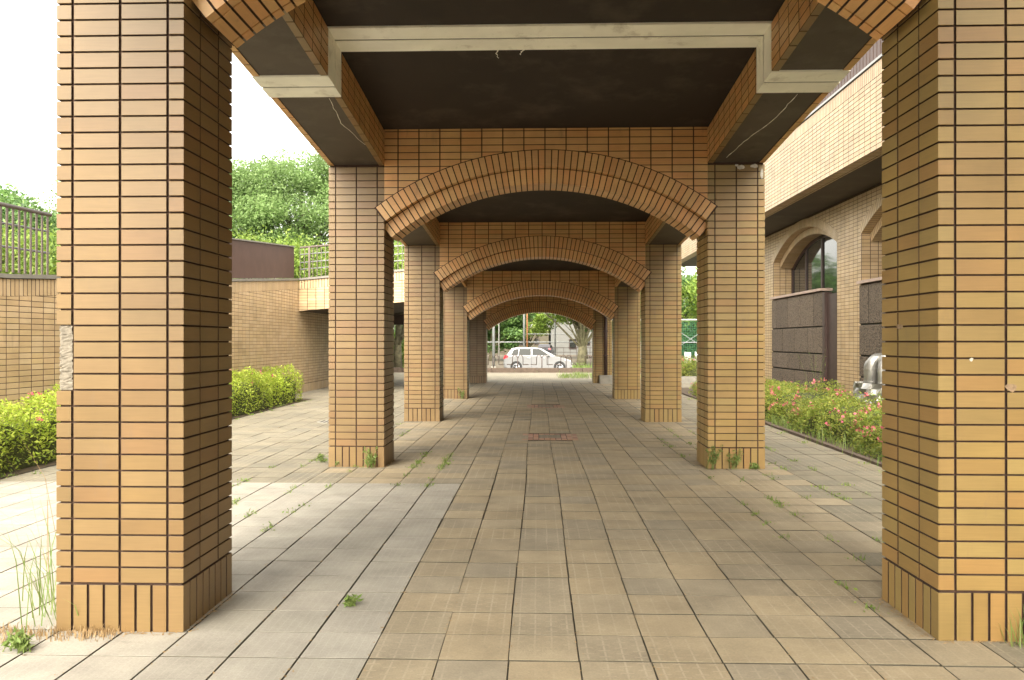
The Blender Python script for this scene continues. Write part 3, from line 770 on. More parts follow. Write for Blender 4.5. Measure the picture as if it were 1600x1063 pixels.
# arch rings, stepped reveals, window
RV = MB(); RV1 = MB()
for idx, cc in enumerate(OPN[:3]):
    zcc = OSP-math.sqrt(OR*OR-OHW*OHW); A = math.asin(OHW/OR)
    def ring(C, r0, r1, x0, x1, A_, n_, jv=.008, forced=False):
        for i in range(n_):
            a0 = -A_+2*A_*i/n_+jv/2/r0; a1 = -A_+2*A_*(i+1)/n_-jv/2/r0
            q = [(cc+r_*math.sin(a), zcc+r_*math.cos(a)) for r_, a in ((r0, a0), (r0, a1), (r1, a1), (r1, a0))]
            cy = sum(p[0] for p in q)/4; cz = sum(p[1] for p in q)/4
            tv = [(x0-x0, y-cy, z-cz) for y, z in q]+[(x1-x0, y-cy, z-cz) for y, z in q]
            tf = [(3, 2, 1, 0), (4, 5, 6, 7), (0, 1, 5, 4), D4(1, 2, 6, 5), D4(2, 3, 7, 6), D4(3, 0, 4, 7)]
            C.put(None, tv, tf, Matrix.Translation((x0, cy, cz)), forced=forced)
    Cr = Clad(bd, TILE_LIT, 0, 'tile')
    nr = 66
    ring(Cr, OR, OR+OT, XW-.004, XW+.18, A, nr)
    ring(Cr, OR-.17, OR-.004, XW+.18, XW+.50, A*1.012, nr)
    # jambs: rows of tiles facing the opening
    for sgn, yj in ((1, cc-OHW), (-1, cc+OHW)):
        k = 0
        while k*U < OSP-.02:
            z0, z1 = k*U, min(k*U+U, OSP)
            if z1-z0 > .02:
                for (xa_, xb_, dy) in ((XW, XW+.18, 0), (XW+.18, XW+.34, 0), (XW+.34, XW+.5, 0)):
                    Cr.rect((xa_ if sgn < 0 else xb_, yj-sgn*.0, 0), (1, 0, 0) if sgn < 0 else (-1, 0, 0), (0, 0, 1), (0, sgn, 0), 0, xb_-xa_, z0, z1, forced=True, t=.012)
            k += 1
    Cr.close()
    wn = thing('_tmp', (0, 0, 0), None, None); bpy.data.objects.remove(wn)
    wf = MB(); xg = XW+.5
    for (ya_, yb_) in ((cc-OHW, cc-OHW+.09), (cc+OHW-.09, cc+OHW), (cc-.05, cc+.05), (cc+1.2-.04, cc+1.2+.04), (cc-1.2-.04, cc-1.2+.04)):
        wf.box(xg, xg+.07, ya_, yb_, 0, (op_low((ya_+yb_)/2) or OSP)+.02)
    wf.box(xg, xg+.07, cc-OHW, cc+OHW, 0.95, 1.05)
    n_ = 20; zc2 = zcc
    for i in range(n_):
        a0 = -A+2*A*i/n_; a1 = -A+2*A*(i+1)/n_
        q = [(cc+r_*math.sin(a), zc2+r_*math.cos(a)) for r_, a in ((OR-.25, a0), (OR-.25, a1), (OR-.1, a1), (OR-.1, a0))]
        wf.hexa([(xg+.07, y, z) for y, z in q], [(xg, y, z) for y, z in q])
    wo_ = wf.build('window', BROWN, bd)
    MB().box(xg+.03, xg+.04, cc-OHW, cc+OHW, 0, 4.38).build('pane', GLASS, wo_)
# slatted railing above fascia
sr = thing('slatted_railing', (XF+.15, 14, 5.88), 'purplish brown slatted railing on top of the right building balcony', 'railing')
sb = mesh_from('slat', *[ [(-.02, -.055, 0), (.02, -.055, 0), (.02, .055, 0), (-.02, .055, 0), (-.02, -.055, 1.0), (.02, -.055, 1.0), (.02, .055, 1.0), (-.02, .055, 1.0)], [(0, 3, 2, 1), (4, 5, 6, 7), (0, 1, 5, 4), (1, 2, 6, 5), (2, 3, 7, 6), (3, 0, 4, 7)]], SHEET)
y = 9.0; c = 0
while y < 31:
    link('slat', sb, sr, Matrix.Translation((XF+.15, y, 5.90))); y += .14
MB().box(XF+.12, XF+.18, 8.9, 31, 6.9, 6.95).build('top_rail', SHEET, sr)

# stone screen walls standing in the openings
def screen(cc, label):
    ya_, yb_ = cc-OHW+.75, cc+OHW-.02; xs = XW-.05
    t = thing('stone_screen', (xs, (ya_+yb_)/2, 0), label, 'screen wall', 'rough stone screens under the arched windows')
    MB().box(xs+.03, xs+.17, ya_+.01, yb_-.01, 0, 2.52).build('core', GAPM, t)
    zz = [0, .66, 1.09, 1.72, 2.53]; 
    for r_ in range(4):
        z0, z1 = zz[r_]+.012, zz[r_+1]-.012
        cuts = [ya_] + ([ya_+.62+.98*i for i in range(4)] if r_ % 2 else [ya_+1.03+1.0*i for i in range(3)]) + [yb_]
        cuts = [c_ for c_ in cuts if c_ <= yb_]
        for a, b in zip(cuts[:-1], cuts[1:]):
            if b-a < .05: continue
            tv, tf = tmpl_box(b-a-.036, z1-z0-.008, .035, .008)
            link('slab', mesh_from('slab', tv, tf, STONE), t, basis((xs+.03, (a+b)/2, (z0+z1)/2), (0, -1, 0), (0, 0, 1), (-1, 0, 0)))
    tv, tf = None, None
    for i in range(4):
        a = ya_-.03+(yb_-ya_+.03)*i/4; b = ya_-.03+(yb_-ya_+.03)*(i+1)/4
        MB().box(xs-.06, xs+.22, a+.006, b-.006, 2.54, 2.60).build('coping_stone', COPESTONE, t)
    MB().box(xs-.01, xs+.16, ya_-.16, ya_-.01, 0, 2.5).build('end_post', BROWN, t)
    MB().box(xs+.05, xs+.12, cc-OHW+.01, ya_-.17, 0, 2.45).build('infill_sheet', BROWN, t)
screen(20.5, 'rough grey-brown stone slab screen with pale coping below the fully visible arched window')
screen(14.35, 'rough grey-brown stone slab screen mostly hidden behind the near right pillar')

# foil-wrapped ducts
dc = thing('pipe_ducts', (6.2, 15.2, 0), 'cluster of shiny foil-wrapped pipes bending down behind the azaleas on the right', 'pipes')
for (yy, xx, r_, zt) in ((15.62, 6.25, .055, 1.03), (15.28, 6.2, .105, 1.06), (15.12, 6.35, .09, 1.12), (14.82, 6.2, .075, 1.02)):
    pts = [(xx, yy, .1), (xx, yy, zt-.14)]
    for k in range(1, 6):
        a = k/5*math.pi/2; pts.append((xx+.14*(1-math.cos(a)), yy, zt-.14+.14*math.sin(a)))
    pts.append((XW+.02, yy, zt)); d_ = MB().tube(pts, r_, 14).build('duct', FOIL, dc, smooth=True)
    for z in (.35, .62, zt-.2): MB().tube([(xx, yy, z), (xx, yy, z+.025)], r_*1.12, 14).build('clamp_ring', FOIL, d_)
cv = MB()
rr = random.Random(9)
n = 14
for j in range(6):
    for i in range(n+1):
        a = math.pi*(.5+i/n); wob = 1+.12*math.sin(5*a+j*2.1)+rr.uniform(-.05, .05)
        cv.v.append((6.2+.30*math.cos(a)*wob, 15.2+.48*math.sin(a)*wob*(1-.0*j), .12+.50*j/5))
for j in range(5):
    for i in range(n): q = j*(n+1)+i; cv.f.append((q, q+1, q+n+2, q+n+1))
cv.build('foil_wrap', FOIL, dc)

# ------------------------------------------------------------------ left retaining wall, corrugated panel, railings, footbridge
LW = [(-7.45, 3.0, 2.2), (-6.82, 10.25, 2.25), (-6.30, 16.3, 2.65), (-6.35, 21.5, 3.06)]
rw = thing('retaining_wall', (-6.4, 14, 0), 'long tiled retaining wall with sloping coping on the left behind the hedge', 'wall')
Cl = Clad(rw, TILE_LIT, 300, 'tile', soft=lambda c: (c.y > 9.5 and c.y < 11.6) or (15.8 < c.y < 18.4 and c.z > .5))
for (a, b) in zip(LW[:-1], LW[1:]):
    A_ = Vector((a[0], a[1], 0)); B_ = Vector((b[0], b[1], 0)); d_ = (B_-A_); ln = d_.length; d_.normalize()
    nrm = Vector((d_.y, -d_.x, 0)); O = A_-nrm*TH
    # core
    q0 = [tuple(A_-nrm*.30), tuple(B_-nrm*.30)]
    MB().hexa([(O.x, O.y, -.05), ((O+d_*ln).x, (O+d_*ln).y, -.05), (q0[1][0], q0[1][1], -.05), (q0[0][0], q0[0][1], -.05)],
              [(O.x, O.y, a[2]-.06), ((O+d_*ln).x, (O+d_*ln).y, b[2]-.06), (q0[1][0], q0[1][1], b[2]-.06), (q0[0][0], q0[0][1], a[2]-.06)]).build('wall_core', MORTAR, rw)
    cp = [A_+nrm*.03, B_+nrm*.03, B_-nrm*.34, A_-nrm*.34]; zt = [a[2], b[2], b[2], a[2]]
    MB().hexa([(p.x, p.y, z-.055) for p, z in zip(cp, zt)], [(p.x, p.y, z) for p, z in zip(cp, zt)]).build('coping', COPE, rw)
    s_ = (b[2]-a[2])/ln
    nc = int(ln/(3*U))
    for c in range(nc+1):
        u0 = c*3*U; u1 = min(u0+3*U, ln)
        if u1-u0 < .03: continue
        for k in range(3, 40):
            v0 = k*U; v1 = v0+U
            Pg = cellpoly(u0, u1, v0, v1)
            # top limit: z <= a2+s*u - .055 - 3U
            lim0 = a[2]-.06-3*U; Pg2 = clip(Pg, s_, -1, -lim0)
            if len(Pg2) < 3 or area(Pg2) < .0006: continue
            if area(Pg2) > area(Pg)*.999: Cl.rect(O, d_, (0, 0, 1), nrm, u0, u1, v0, v1)
            else: Cl.poly(O, d_, (0, 0, 1), nrm, Pg2, forced=True)
        for q in range(3):
            w0 = u0+q*U; w1 = min(w0+U, ln)
            if w1-w0 < .02: continue
            Dd = Vector((d_.x, d_.y, s_)); zz0 = a[2]-.06-3*U+s_*(w0+w1)/2
            Cl.rect(O, d_, (0, 0, 1), nrm, w0, w1, zz0, zz0+3*U, forced=True)
        Cl.poly(O, d_, (0, 0, 1), nrm, [(u0+.003, 0), (u1-.003, 0), (u1-.003, 3*U-.01), (u0+.003, 3*U-.01)], forced=True)
# wall going on under the bridge
Ow = Vector((-6.35-TH, 21.5, 0))
MB().box(-6.65, -6.35-TH, 21.5, 30, -.05, 2.4).build('wall_core', MORTAR, rw)
for c in range(int(8.5/(3*U))):
    for k in range(3, 30): Cl.rect(Ow, (0, 1, 0), (0, 0, 1), (1, 0, 0), c*3*U, c*3*U+3*U, k*U, k*U+U, forced=True)
    Cl.poly(Ow, (0, 1, 0), (0, 0, 1), (1, 0, 0), [(c*3*U+.003, 0), (c*3*U+3*U-.003, 0), (c*3*U+3*U-.003, 3*U-.01), (c*3*U+.003, 3*U-.01)], forced=True)
Cl.close()
# footbridge
fbz = lambda x: 3.06+.085*(x+6.35)
fb_ = thing('footbridge', (-4.4, 24, 2.2), 'tiled footbridge deck crossing from the left wall to the colonnade', 'bridge')
xa_, xb_ = -6.35, XL-PW-.02
MB().hexa([(xa_, 21.5+TH, fbz(xa_)-.87), (xb_, 21.5+TH, fbz(xb_)-.87), (xb_, 28, fbz(xb_)-.87), (xa_, 28, fbz(xa_)-.87)], [(xa_, 21.5+TH, fbz(xa_)-.06), (xb_, 21.5+TH, fbz(xb_)-.06), (xb_, 28, fbz(xb_)-.06), (xa_, 28, fbz(xa_)-.06)]).build('deck', SOFF, fb_)
MB().box(-6.35, xb_, 27.6, 27.99, 1.95, 2.3).build('far_beam', BROWN, fb_)
MB().hexa([(xa_, 21.46, fbz(xa_)-.055), (xb_, 21.46, fbz(xb_)-.055), (xb_, 21.85, fbz(xb_)-.055), (xa_, 21.85, fbz(xa_)-.055)], [(xa_, 21.46, fbz(xa_)), (xb_, 21.46, fbz(xb_)), (xb_, 21.85, fbz(xb_)), (xa_, 21.85, fbz(xa_))]).build('coping', COPE, fb_)
Cb = Clad(fb_, TILE_LIT, 300, 'tile')
O = Vector((xa_, 21.5+TH, 0)); s_ = .085
MB().hexa([(xa_, 21.512, fbz(xa_)-.865), (xb_, 21.512, fbz(xb_)-.865), (xb_, 21.52, fbz(xb_)-.865), (xa_, 21.52, fbz(xa_)-.865)], [(xa_, 21.512, fbz(xa_)-.07), (xb_, 21.512, fbz(xb_)-.07), (xb_, 21.52, fbz(xb_)-.07), (xa_, 21.52, fbz(xa_)-.07)]).build('core', MORTAR, fb_)
for c in range(int((xb_-xa_)/(3*U))+1):
    u0 = c*3*U; u1 = min(u0+3*U, xb_-xa_)
    if u1-u0 < .03: continue
    for k in range(26, 46):
        Pg = cellpoly(u0, u1, k*U, k*U+U); Pg2 = clip(Pg, s_, -1, -(3.06-.06-3*U))
        if len(Pg2) > 2: Pg2 = clip(Pg2, -s_, 1, 3.06-.87)
        if len(Pg2) < 3 or area(Pg2) < .0006: continue
        Cb.poly(O, (1, 0, 0), (0, 0, 1), (0, -1, 0), Pg2)
    for q in range(3):
        w0 = u0+q*U; w1 = w0+U
        if w1 > xb_-xa_: continue
        zz0 = 3.06-.06-3*U+s_*(w0+w1)/2; Cb.rect(O, (1, 0, 0), (0, 0, 1), (0, -1, 0), w0, w1, zz0, zz0+3*U)
Cb.close()
# railings
def railing(Pa, Pb, h, label, nrails=(0.34, .66), bar=.035, sp=.115, posts=False):
    A_ = Vector(Pa); B_ = Vector(Pb); d_ = B_-A_; ln = d_.length; hd = Vector((d_.x, d_.y, 0)).normalized()
    t = thing('metal_railing', ((A_+B_)/2)[:], label, 'railing')
    MB().tube([A_+Vector((0, 0, h)), B_+Vector((0, 0, h))], .028, 8).build('top_rail', RAILM, t, smooth=True)
    side = Vector((hd.y, -hd.x, 0))
    for q in nrails: MB().tube([A_-side*.03+Vector((0, 0, h*q)), B_-side*.03+Vector((0, 0, h*q))], .015, 8).build('mid_rail', STEEL, t, smooth=True)
    hw = hd*bar/2; sw = side*.006
    bx_ = MB(); nb = int(ln/sp)
    hb_ = h
    vv = []
    for z in (0, hb_-.02):
        for a, b in ((-1, -1), (1, -1), (1, 1), (-1, 1)): vv.append(hw*a+sw*b+Vector((0, 0, z)))
    me = mesh_from('baluster', vv, [(0, 3, 2, 1), (4, 5, 6, 7), (0, 1, 5, 4), (1, 2, 6, 5), (2, 3, 7, 6), (3, 0, 4, 7)], RAILM)
    for i in range(nb+1):
        if i*sp > ln: break
        p = A_+d_*(i*sp/ln); link('baluster', me, t, Matrix.Translation(p))
    if posts:
        for i in range(int(ln/1.8)+1):
            p = A_+d_*min(1, (i*1.8+.25)/ln); MB().box(p.x-.025, p.x+.025, p.y-.025, p.y+.025, p.z, p.z+h).build('post', RAILM, t)
    return t
railing((-7.38, 3.2, 2.21), (-6.88, 11.3, 2.30), .87, 'brown bar railing on the wall coping at the far left edge', (.38, .73))
railing((-6.35, 21.62, fbz(-6.35)), (-2.4, 21.62, fbz(-2.4)), .83, 'thin bar railing on the footbridge beside the brown sheet fence', (.30, .52, .78), .016, .115, True)
cf = thing('sheet_fence', (-6.45, 16.5, 2.8), 'brown corrugated metal sheet fence standing on the left wall coping', 'fence')
def lz(y):
    for a, b in zip(LW[:-1], LW[1:]):
        if a[1] <= y <= b[1]: f = (y-a[1])/(b[1]-a[1]); return a[0]*(1-f)+b[0]*f, a[2]*(1-f)+b[2]*f
    return LW[-1][0], LW[-1][2]
yy = 11.5; rib = []
sh = MB(); prof = []
y = 11.5; k = 0
while y < 21.5:
    x, z = lz(y); o_ = (.0, .012)[k//1 % 2]; prof.append((x-.14+o_, y, z)); k += 1; y += .035 if k % 2 else .025
for i in range(len(prof)-1):
    a, b = prof[i], prof[i+1]
    sh.hexa([(a[0], a[1], a[2]+.01), (b[0], b[1], b[2]+.01), (b[0]-.004, b[1], b[2]+.01), (a[0]-.004, a[1], a[2]+.01)], [(a[0], a[1], a[2]+.83), (b[0], b[1], b[2]+.83), (b[0]-.004, b[1], b[2]+.83), (a[0]-.004, a[1], a[2]+.83)])
sh.build('corrugated_sheet', SHEET, cf)
cp = MB()
for (ya_, yb_) in ((11.5, 16.3), (16.3, 21.5)):
    a = lz(ya_); b = lz(yb_-.001)
    cp.hexa([(a[0]-.17, ya_, a[1]+.83), (a[0]-.1, ya_, a[1]+.83), (b[0]-.1, yb_, b[1]+.83), (b[0]-.17, yb_, b[1]+.83)], [(a[0]-.17, ya_, a[1]+.86), (a[0]-.1, ya_, a[1]+.86), (b[0]-.1, yb_, b[1]+.86), (b[0]-.17, yb_, b[1]+.86)])
cp.build('cap_rail', COPE, cf)

# ------------------------------------------------------------------ foliage tools
rng = np.random.default_rng(11)
def leaf_mesh(name, cen, size, mat, parent=None, up=0.4, aspect=.5, kind='stuff', label=None):
    """cen (n,3) leaf centres; each a folded diamond of two triangles, random orientation biased to face up"""
    n = len(cen); off = np.array(root_loc(parent)) if parent is not None else 0
    nr = rng.normal(size=(n, 3)); nr[:, 2] += up*2.0; nr /= np.linalg.norm(nr, axis=1)[:, None]
    a = rng.normal(size=(n, 3)); a -= nr*(a*nr).sum(1)[:, None]; a /= np.linalg.norm(a, axis=1)[:, None]
    b = np.cross(nr, a); s = (size*rng.uniform(.6, 1.4, n))[:, None]
    v = np.empty((n, 4, 3)); v[:, 0] = cen-a*s; v[:, 1] = cen+b*s*aspect-nr*s*.12; v[:, 2] = cen+a*s; v[:, 3] = cen-b*s*aspect-nr*s*.12
    v = (v-off).reshape(-1, 3)
    me = bpy.data.meshes.new(name); me.vertices.add(n*4); me.vertices.foreach_set('co', v.ravel().astype(np.float32))
    me.loops.add(n*4); me.loops.foreach_set('vertex_index', np.arange(n*4, dtype=np.int32))
    me.polygons.add(n); me.polygons.foreach_set('loop_start', np.arange(0, n*4, 4, dtype=np.int32)); me.polygons.foreach_set('loop_total', np.full(n, 4, dtype=np.int32))
    me.update(calc_edges=True); me.materials.append(mat)
    o = bpy.data.objects.new(name, me); COL.objects.link(o)
    if parent is not None: o.parent = parent
    if kind: o['kind'] = kind
    return o
def tree(x, y, z0, h, r, label, nleaf=9000, size=.09, mat=None, trunk_r=.18, bark=BARK, base=.35, nclump=60, name='broadleaf_tree', flat=.55, lean=0, seed=0, group=None):
    g_ = np.random.default_rng(seed+int(abs(x*13)+y*7))
    t = thing(name, (x, y, z0), label, 'tree', group)
    tb = MB(); top = Vector((x+lean, y, z0+h*.82)); pts = []
    for k in range(7):
        f = k/6; pts.append((x+lean*f+g_.normal(0, .05)*h*.12*(f > 0), y+g_.normal(0, .05)*h*.1*(f > 0), z0-.1+(h*.82+.1)*f))
    tb.tube(pts, [trunk_r*(1.25 if k == 0 else 1)*(1-.78*k/6) for k in range(7)], 9)
    # clump centres: in a crown ellipsoid, biased to the shell
    cz = z0+h*(base+(1-base)/2); rz = h*(1-base)/2
    C_ = []
    while len(C_) < nclump:
        p = g_.normal(size=3); p /= np.linalg.norm(p); rad = g_.uniform(.35, 1)**.6
        q = np.array([x+lean+p[0]*r*rad, y+p[1]*r*rad, cz+p[2]*rz*rad]); C_.append(q)
    C_ = np.array(C_)
    for q in C_[:min(nclump, 46)]:
        f = max(.25, min(.95, (q[2]-z0)/h-.22)); s0 = Vector(pts[int(f*6)]); e_ = Vector(q)
        mid = s0.lerp(e_, .5)+Vector((g_.normal(0, .1)*r*.4, g_.normal(0, .1)*r*.4, -.06*h*g_.uniform(0, 1)+.04*h))
        tb.tube([s0, mid, e_], [trunk_r*.30, trunk_r*.17, trunk_r*.05], 5, cap=False)
    tb.build('trunk', bark, t, smooth=True)
    per = nleaf//nclump; cen = []
    for q in C_:
        sc = r*g_.uniform(.16, .34); k = int(per*g_.uniform(.5, 1.5))
        d_ = g_.normal(size=(k, 3)); d_ /= np.linalg.norm(d_, axis=1)[:, None]; d_ *= (g_.uniform(0, 1, k)**.45)[:, None]
        p = q+d_*np.array([sc, sc, sc*flat])*1.25
        cen.append(p)
    cen = np.concatenate(cen)
    leaf_mesh('crown', cen, size, mat or LEAF_T, t, up=.5)
    return t
def hedge(name, label, cat, xs, ys, hgt, n, size, mat, flowers=0, zfun=None, seed=1, group=None, nfs=None):
    """azalea hedge between xs, ys: leaf shell over dark twigs"""
    g_ = np.random.default_rng(seed)
    t = thing(name, ((xs[0]+xs[1])/2, (ys[0]+ys[1])/2, 0), label, cat, group)
    wx = (xs[1]-xs[0]); wy = (ys[1]-ys[0]); cx_ = (xs[0]+xs[1])/2
    def surf(yv, th):
        # th 0..pi around the section; lumpy radius
        lump = 1+.10*np.sin(yv*2.3+seed)+.07*np.sin(yv*5.1+th*3+seed*2)+.06*np.sin(yv*9.7-th*5)
        ex = np.sign(np.cos(th))*np.abs(np.cos(th))**.6; ez = np.abs(np.sin(th))**.55
        return cx_+wx/2*ex*lump, hgt*ez*lump
    # inner dark volume (twigs)
    yv = g_.uniform(ys[0], ys[1], n); th = g_.uniform(-.05, math.pi+.05, n); x_, z_ = surf(yv, th)
    depth = g_.uniform(0, 1, n)**2*.16; f = 1-depth/(.5)
    x_ = cx_+(x_-cx_)*f; z_ = z_*f
    endf = np.clip(np.minimum(yv-ys[0], ys[1]-yv)/.35, 0, 1)**.5; z_ = z_*(.35+.65*endf); x_ = cx_+(x_-cx_)*(.6+.4*endf)
    if zfun is not None: z_ = z_*zfun(yv)
    cen = np.stack([x_, yv, np.maximum(z_, .02)], 1)+g_.normal(0, .018, (n, 3)); cen[:, 2] = np.maximum(cen[:, 2], .01)
    leaf_mesh('foliage', cen, size, mat, t, up=.8, aspect=.42)
    tw = MB(); nt_ = int(wy*7)
    for i in range(nt_):
        yy = g_.uniform(ys[0]+.2, ys[1]-.2); xx = cx_+g_.uniform(-.25, .25)*wx
        tw.tube([(xx, yy, 0), (xx+g_.normal(0, .08), yy+g_.normal(0, .08), hgt*.45), (xx+g_.normal(0, .2), yy+g_.normal(0, .2), hgt*.85)], [.010, .006, .003], 4, cap=False)
    tw.build('stems', BARK, t, kind='stuff')
    # dark litter body so the inside is not see-through
    bm = MB(); m_ = int(wy/.25)
    for i in range(m_+1):
        yy = ys[0]+.15+(wy-.3)*i/m_
        for k in range(7):
            th_ = math.pi*k/6; a, b = surf(np.array(yy), np.array(th_)); zf = float(zfun(np.array([yy]))[0]) if zfun is not None else 1
            e_ = min(1, min(yy-ys[0], ys[1]-yy)/.35+.2)
            bm.v.append((cx_+(float(a)-cx_)*.72*e_, yy, float(b)*.70*zf*e_))
    for i in range(m_):
        for k in range(6): q = i*7+k; bm.f.append((q, q+7, q+8, q+1))
    bm.build('inner_twigs', simple('inner_twigs_'+name, (.06, .07, .02), .95, .4, 20, 1., 40), t, kind='stuff')
    if flowers:
        yv = g_.uniform(ys[0]+.1, ys[1]-.1, flowers); th = g_.uniform(.1, math.pi-.1, flowers); x_, z_ = surf(yv, th)
        if zfun is not None: z_ = z_*zfun(yv)
        cs = []
        for a, b, c in zip(x_, yv, z_):
            k = g_.integers(3, 9); cs.append(np.array([a, b, c+.01])+g_.normal(0, .022, (k, 3)))
        leaf_mesh('flowers', np.concatenate(cs), .020, PINK, t, up=.2, aspect=.8)
    return t
# beds
MB().raw([(-7.3, 2, -.002), (-5.42, 2, -.002), (-5.42, 19.3, -.002), (-6.3, 19.3, -.002), (-6.5, 14, -.002)], [(0, 1, 2, 3, 4)]).build('flower_bed', SOIL, kind='structure')
MB().raw([(3.86, 0, -.002), (6.9, 0, -.002), (6.9, 24.5, -.002), (3.86, 24.5, -.002)], [(0, 1, 2, 3)]).build('flower_bed', SOIL, kind='structure')
kr = thing('bed_kerb', (3.82, 12, 0), 'low earthy kerb edging the right azalea bed', 'kerb')
y = 2.0
while y < 24:
    MB().box(3.775, 3.86, y+.004, y+.6-.004, -.02, .035+random.uniform(-.006, .006)).build('kerb_block', KERB, kr); y += .6
hedge('azalea_hedge', 'bright yellow-green azalea hedge along the left tiled wall', 'hedge', (-6.25, -5.45), (2.2, 18.9), .74, 54000, .024, LEAF_A, 60, seed=3)
zf = lambda y: .92+.13*np.sin(y*1.7+1)+.07*np.sin(y*4.3)
hedge('azalea_hedge', 'azalea hedge dotted with pink flowers in front of the stone screens', 'hedge', (3.98, 5.6), (1.0, 21.5), .52, 98000, .021, LEAF_R, 500, zf, seed=5)
hedge('azalea_hedge', 'small far azalea hedge with pink flowers seen between two right pillars', 'hedge', (4.6, 7.6), (27.8, 31.5), .75, 9000, .035, LEAF_R, 90, seed=8)
pk = MB().box(4.3, 8.2, 26.9, 27.1, -.01, .22).box(4.3, 4.5, 27.1, 32.2, -.01, .22).build('planter_kerb', CONC)
tag(pk, 'grey concrete kerb around the small far azalea hedge', 'kerb')

# ------------------------------------------------------------------ trees on the left, above the wall
tree(-12.2, 27.0, 2.4, 4.9, 3.6, 'broad light green tree rising behind the brown sheet fence', 105000, .048, LEAF_T, .22, nclump=150, base=.08, seed=1)
tree(-8.2, 28.0, 2.6, 5.4, 2.9, 'leafy tree with dark branches just left of the middle left pillar', 80000, .048, LEAF_T, .2, nclump=95, base=.1, seed=2)
tree(-20.3, 30.0, 2.2, 4.7, 3.6, 'rounded pale green tree at the far left edge behind the railing', 70000, .052, LEAF_T, .25, nclump=110, base=.05, seed=3)
tree(-25.5, 34.0, 2.2, 5.6, 3.2, 'tall tree whose upper crown touches the left edge of the photo', 30000, .075, LEAF_T, .25, nclump=80, base=.1, seed=4)
tree(-16.2, 22.5, 2.2, 3.6, 2.6, 'low dense tree crown behind the left bar railing', 24000, .07, LEAF_D, .16, nclump=80, base=.02, seed=5)
def bush(x, y, z, r, h, label, n, size, mat, seed=0):
    g_ = np.random.default_rng(seed); t = thing('leafy_shrub', (x, y, z), label, 'shrub')
    cl = []
    for k in range(26):
        c = np.array([x+g_.uniform(-r, r)*.75, y+g_.uniform(-.6, .6), z+g_.uniform(.1, h*.85)]); m_ = n//26
        cl.append(c+g_.normal(0, 1, (m_, 3))*np.array([r*.17, .3, h*.13]))
    cl = np.concatenate(cl); cl[:, 2] = np.maximum(cl[:, 2], z+.02)
    leaf_mesh('foliage', cl, size, mat, t, up=.4, aspect=.45)
    tw = MB()
    for k in range(9): tw.tube([(x+g_.uniform(-r, r)*.4, y, z), (x+g_.uniform(-r, r)*.8, y+g_.uniform(-.3, .3), z+h*.8)], [.02, .006], 5, cap=False)
    tw.build('stems', BARK, t)
bush(-9.6, 13.0, 2.1, 2.2, 1.1, 'bright green shrub right behind the far left railing', 14000, .04, LEAF_B, 1)
bush(-4.9, 24.2, 3.1, 1.9, 1.3, 'bright green shrub behind the footbridge railing', 12000, .05, LEAF_B, 2)
bush(-8.0, 23.5, 2.8, 1.8, 1.6, 'green shrub behind the end of the brown sheet fence', 9000, .05, LEAF_B, 3)

# far left gap: trunk, grass and greenery beyond the underpass
tree(-7.15, 41.5, 0, 8.5, 3.8, 'tree with pale mossy trunk seen through the slit between two left pillars', 16000, .12, LEAF_D, .21, BARKG, base=.3, seed=6)
bush(-7.2, 45.5, -.3, 3.2, 2.2, 'bright bush glimpsed at the far end of the left underpass', 9000, .07, LEAF_B, 5)
bush(-8.2, 50, -.3, 4.2, 4.2, 'dark green thicket beyond the left underpass', 12000, .09, LEAF_D, 6)

# ------------------------------------------------------------------ beyond the exit arch
ke = thing('terrace_kerb', (0, 36.1, 0), 'long dark kerb wall across the far end of the corridor', 'kerb')
for i in range(-12, 13): MB().box(i*1.0+.01, i*1.0+.99, 36.0, 36.35, -.5, .19+.004*(i % 3)).build('kerb_block', KERB, ke)
def tufts(name, label, pts, n, hgt, mat, w=.006, top=None, kind=None, cat='grass', spread=.06, parent=None):
    mb = MB(); rr = random.Random(len(pts)*7+n)
    for (x, y, z) in pts:
        for k in range(n):
            bx_, by_ = x+rr.gauss(0, spread), y+rr.gauss(0, spread); a = rr.uniform(0, 6.28); h_ = hgt*rr.uniform(.4, 1.15); ln_ = h_*rr.uniform(.15, .8)
            dx, dy = math.cos(a), math.sin(a); sx, sy = -dy*w, dx*w
            p0 = (bx_, by_, z); p1 = (bx_+dx*ln_*.35, by_+dy*ln_*.35, z+h_*.62); p2 = (bx_+dx*ln_, by_+dy*ln_, z+h_*.95)
            mb.raw([(p0[0]-sx, p0[1]-sy, p0[2]), (p0[0]+sx, p0[1]+sy, p0[2]), (p1[0]+sx*.8, p1[1]+sy*.8, p1[2]), (p1[0]-sx*.8, p1[1]-sy*.8, p1[2]), p2], [(0, 1, 2, 3), (3, 2, 4)])
    o = mb.build(name, mat, parent, kind=kind)
    if parent is None: tag(o, label, cat)
    return o
rr = random.Random(4)
tufts('grass_patch', 'patch of tall grass on the apron outside the exit arch', [(.9+rr.uniform(0, 3.0), 30.2+rr.uniform(0, 3.2), 0) for _ in range(130)], 10, .17, GRASSB, .007, spread=.1, kind='stuff')
tufts('grass_strip', 'grass growing along the top behind the far kerb', [(rr.uniform(1.7, 5.5), 36.5+rr.uniform(0, 2), 0.0) for _ in range(120)], 10, .42, GRASSB, .01, spread=.12, kind='stuff')
MB().box(-12, 12, 36.35, 38.6, -.5, .02).build('terrace_edge', GRASSG, kind='structure')
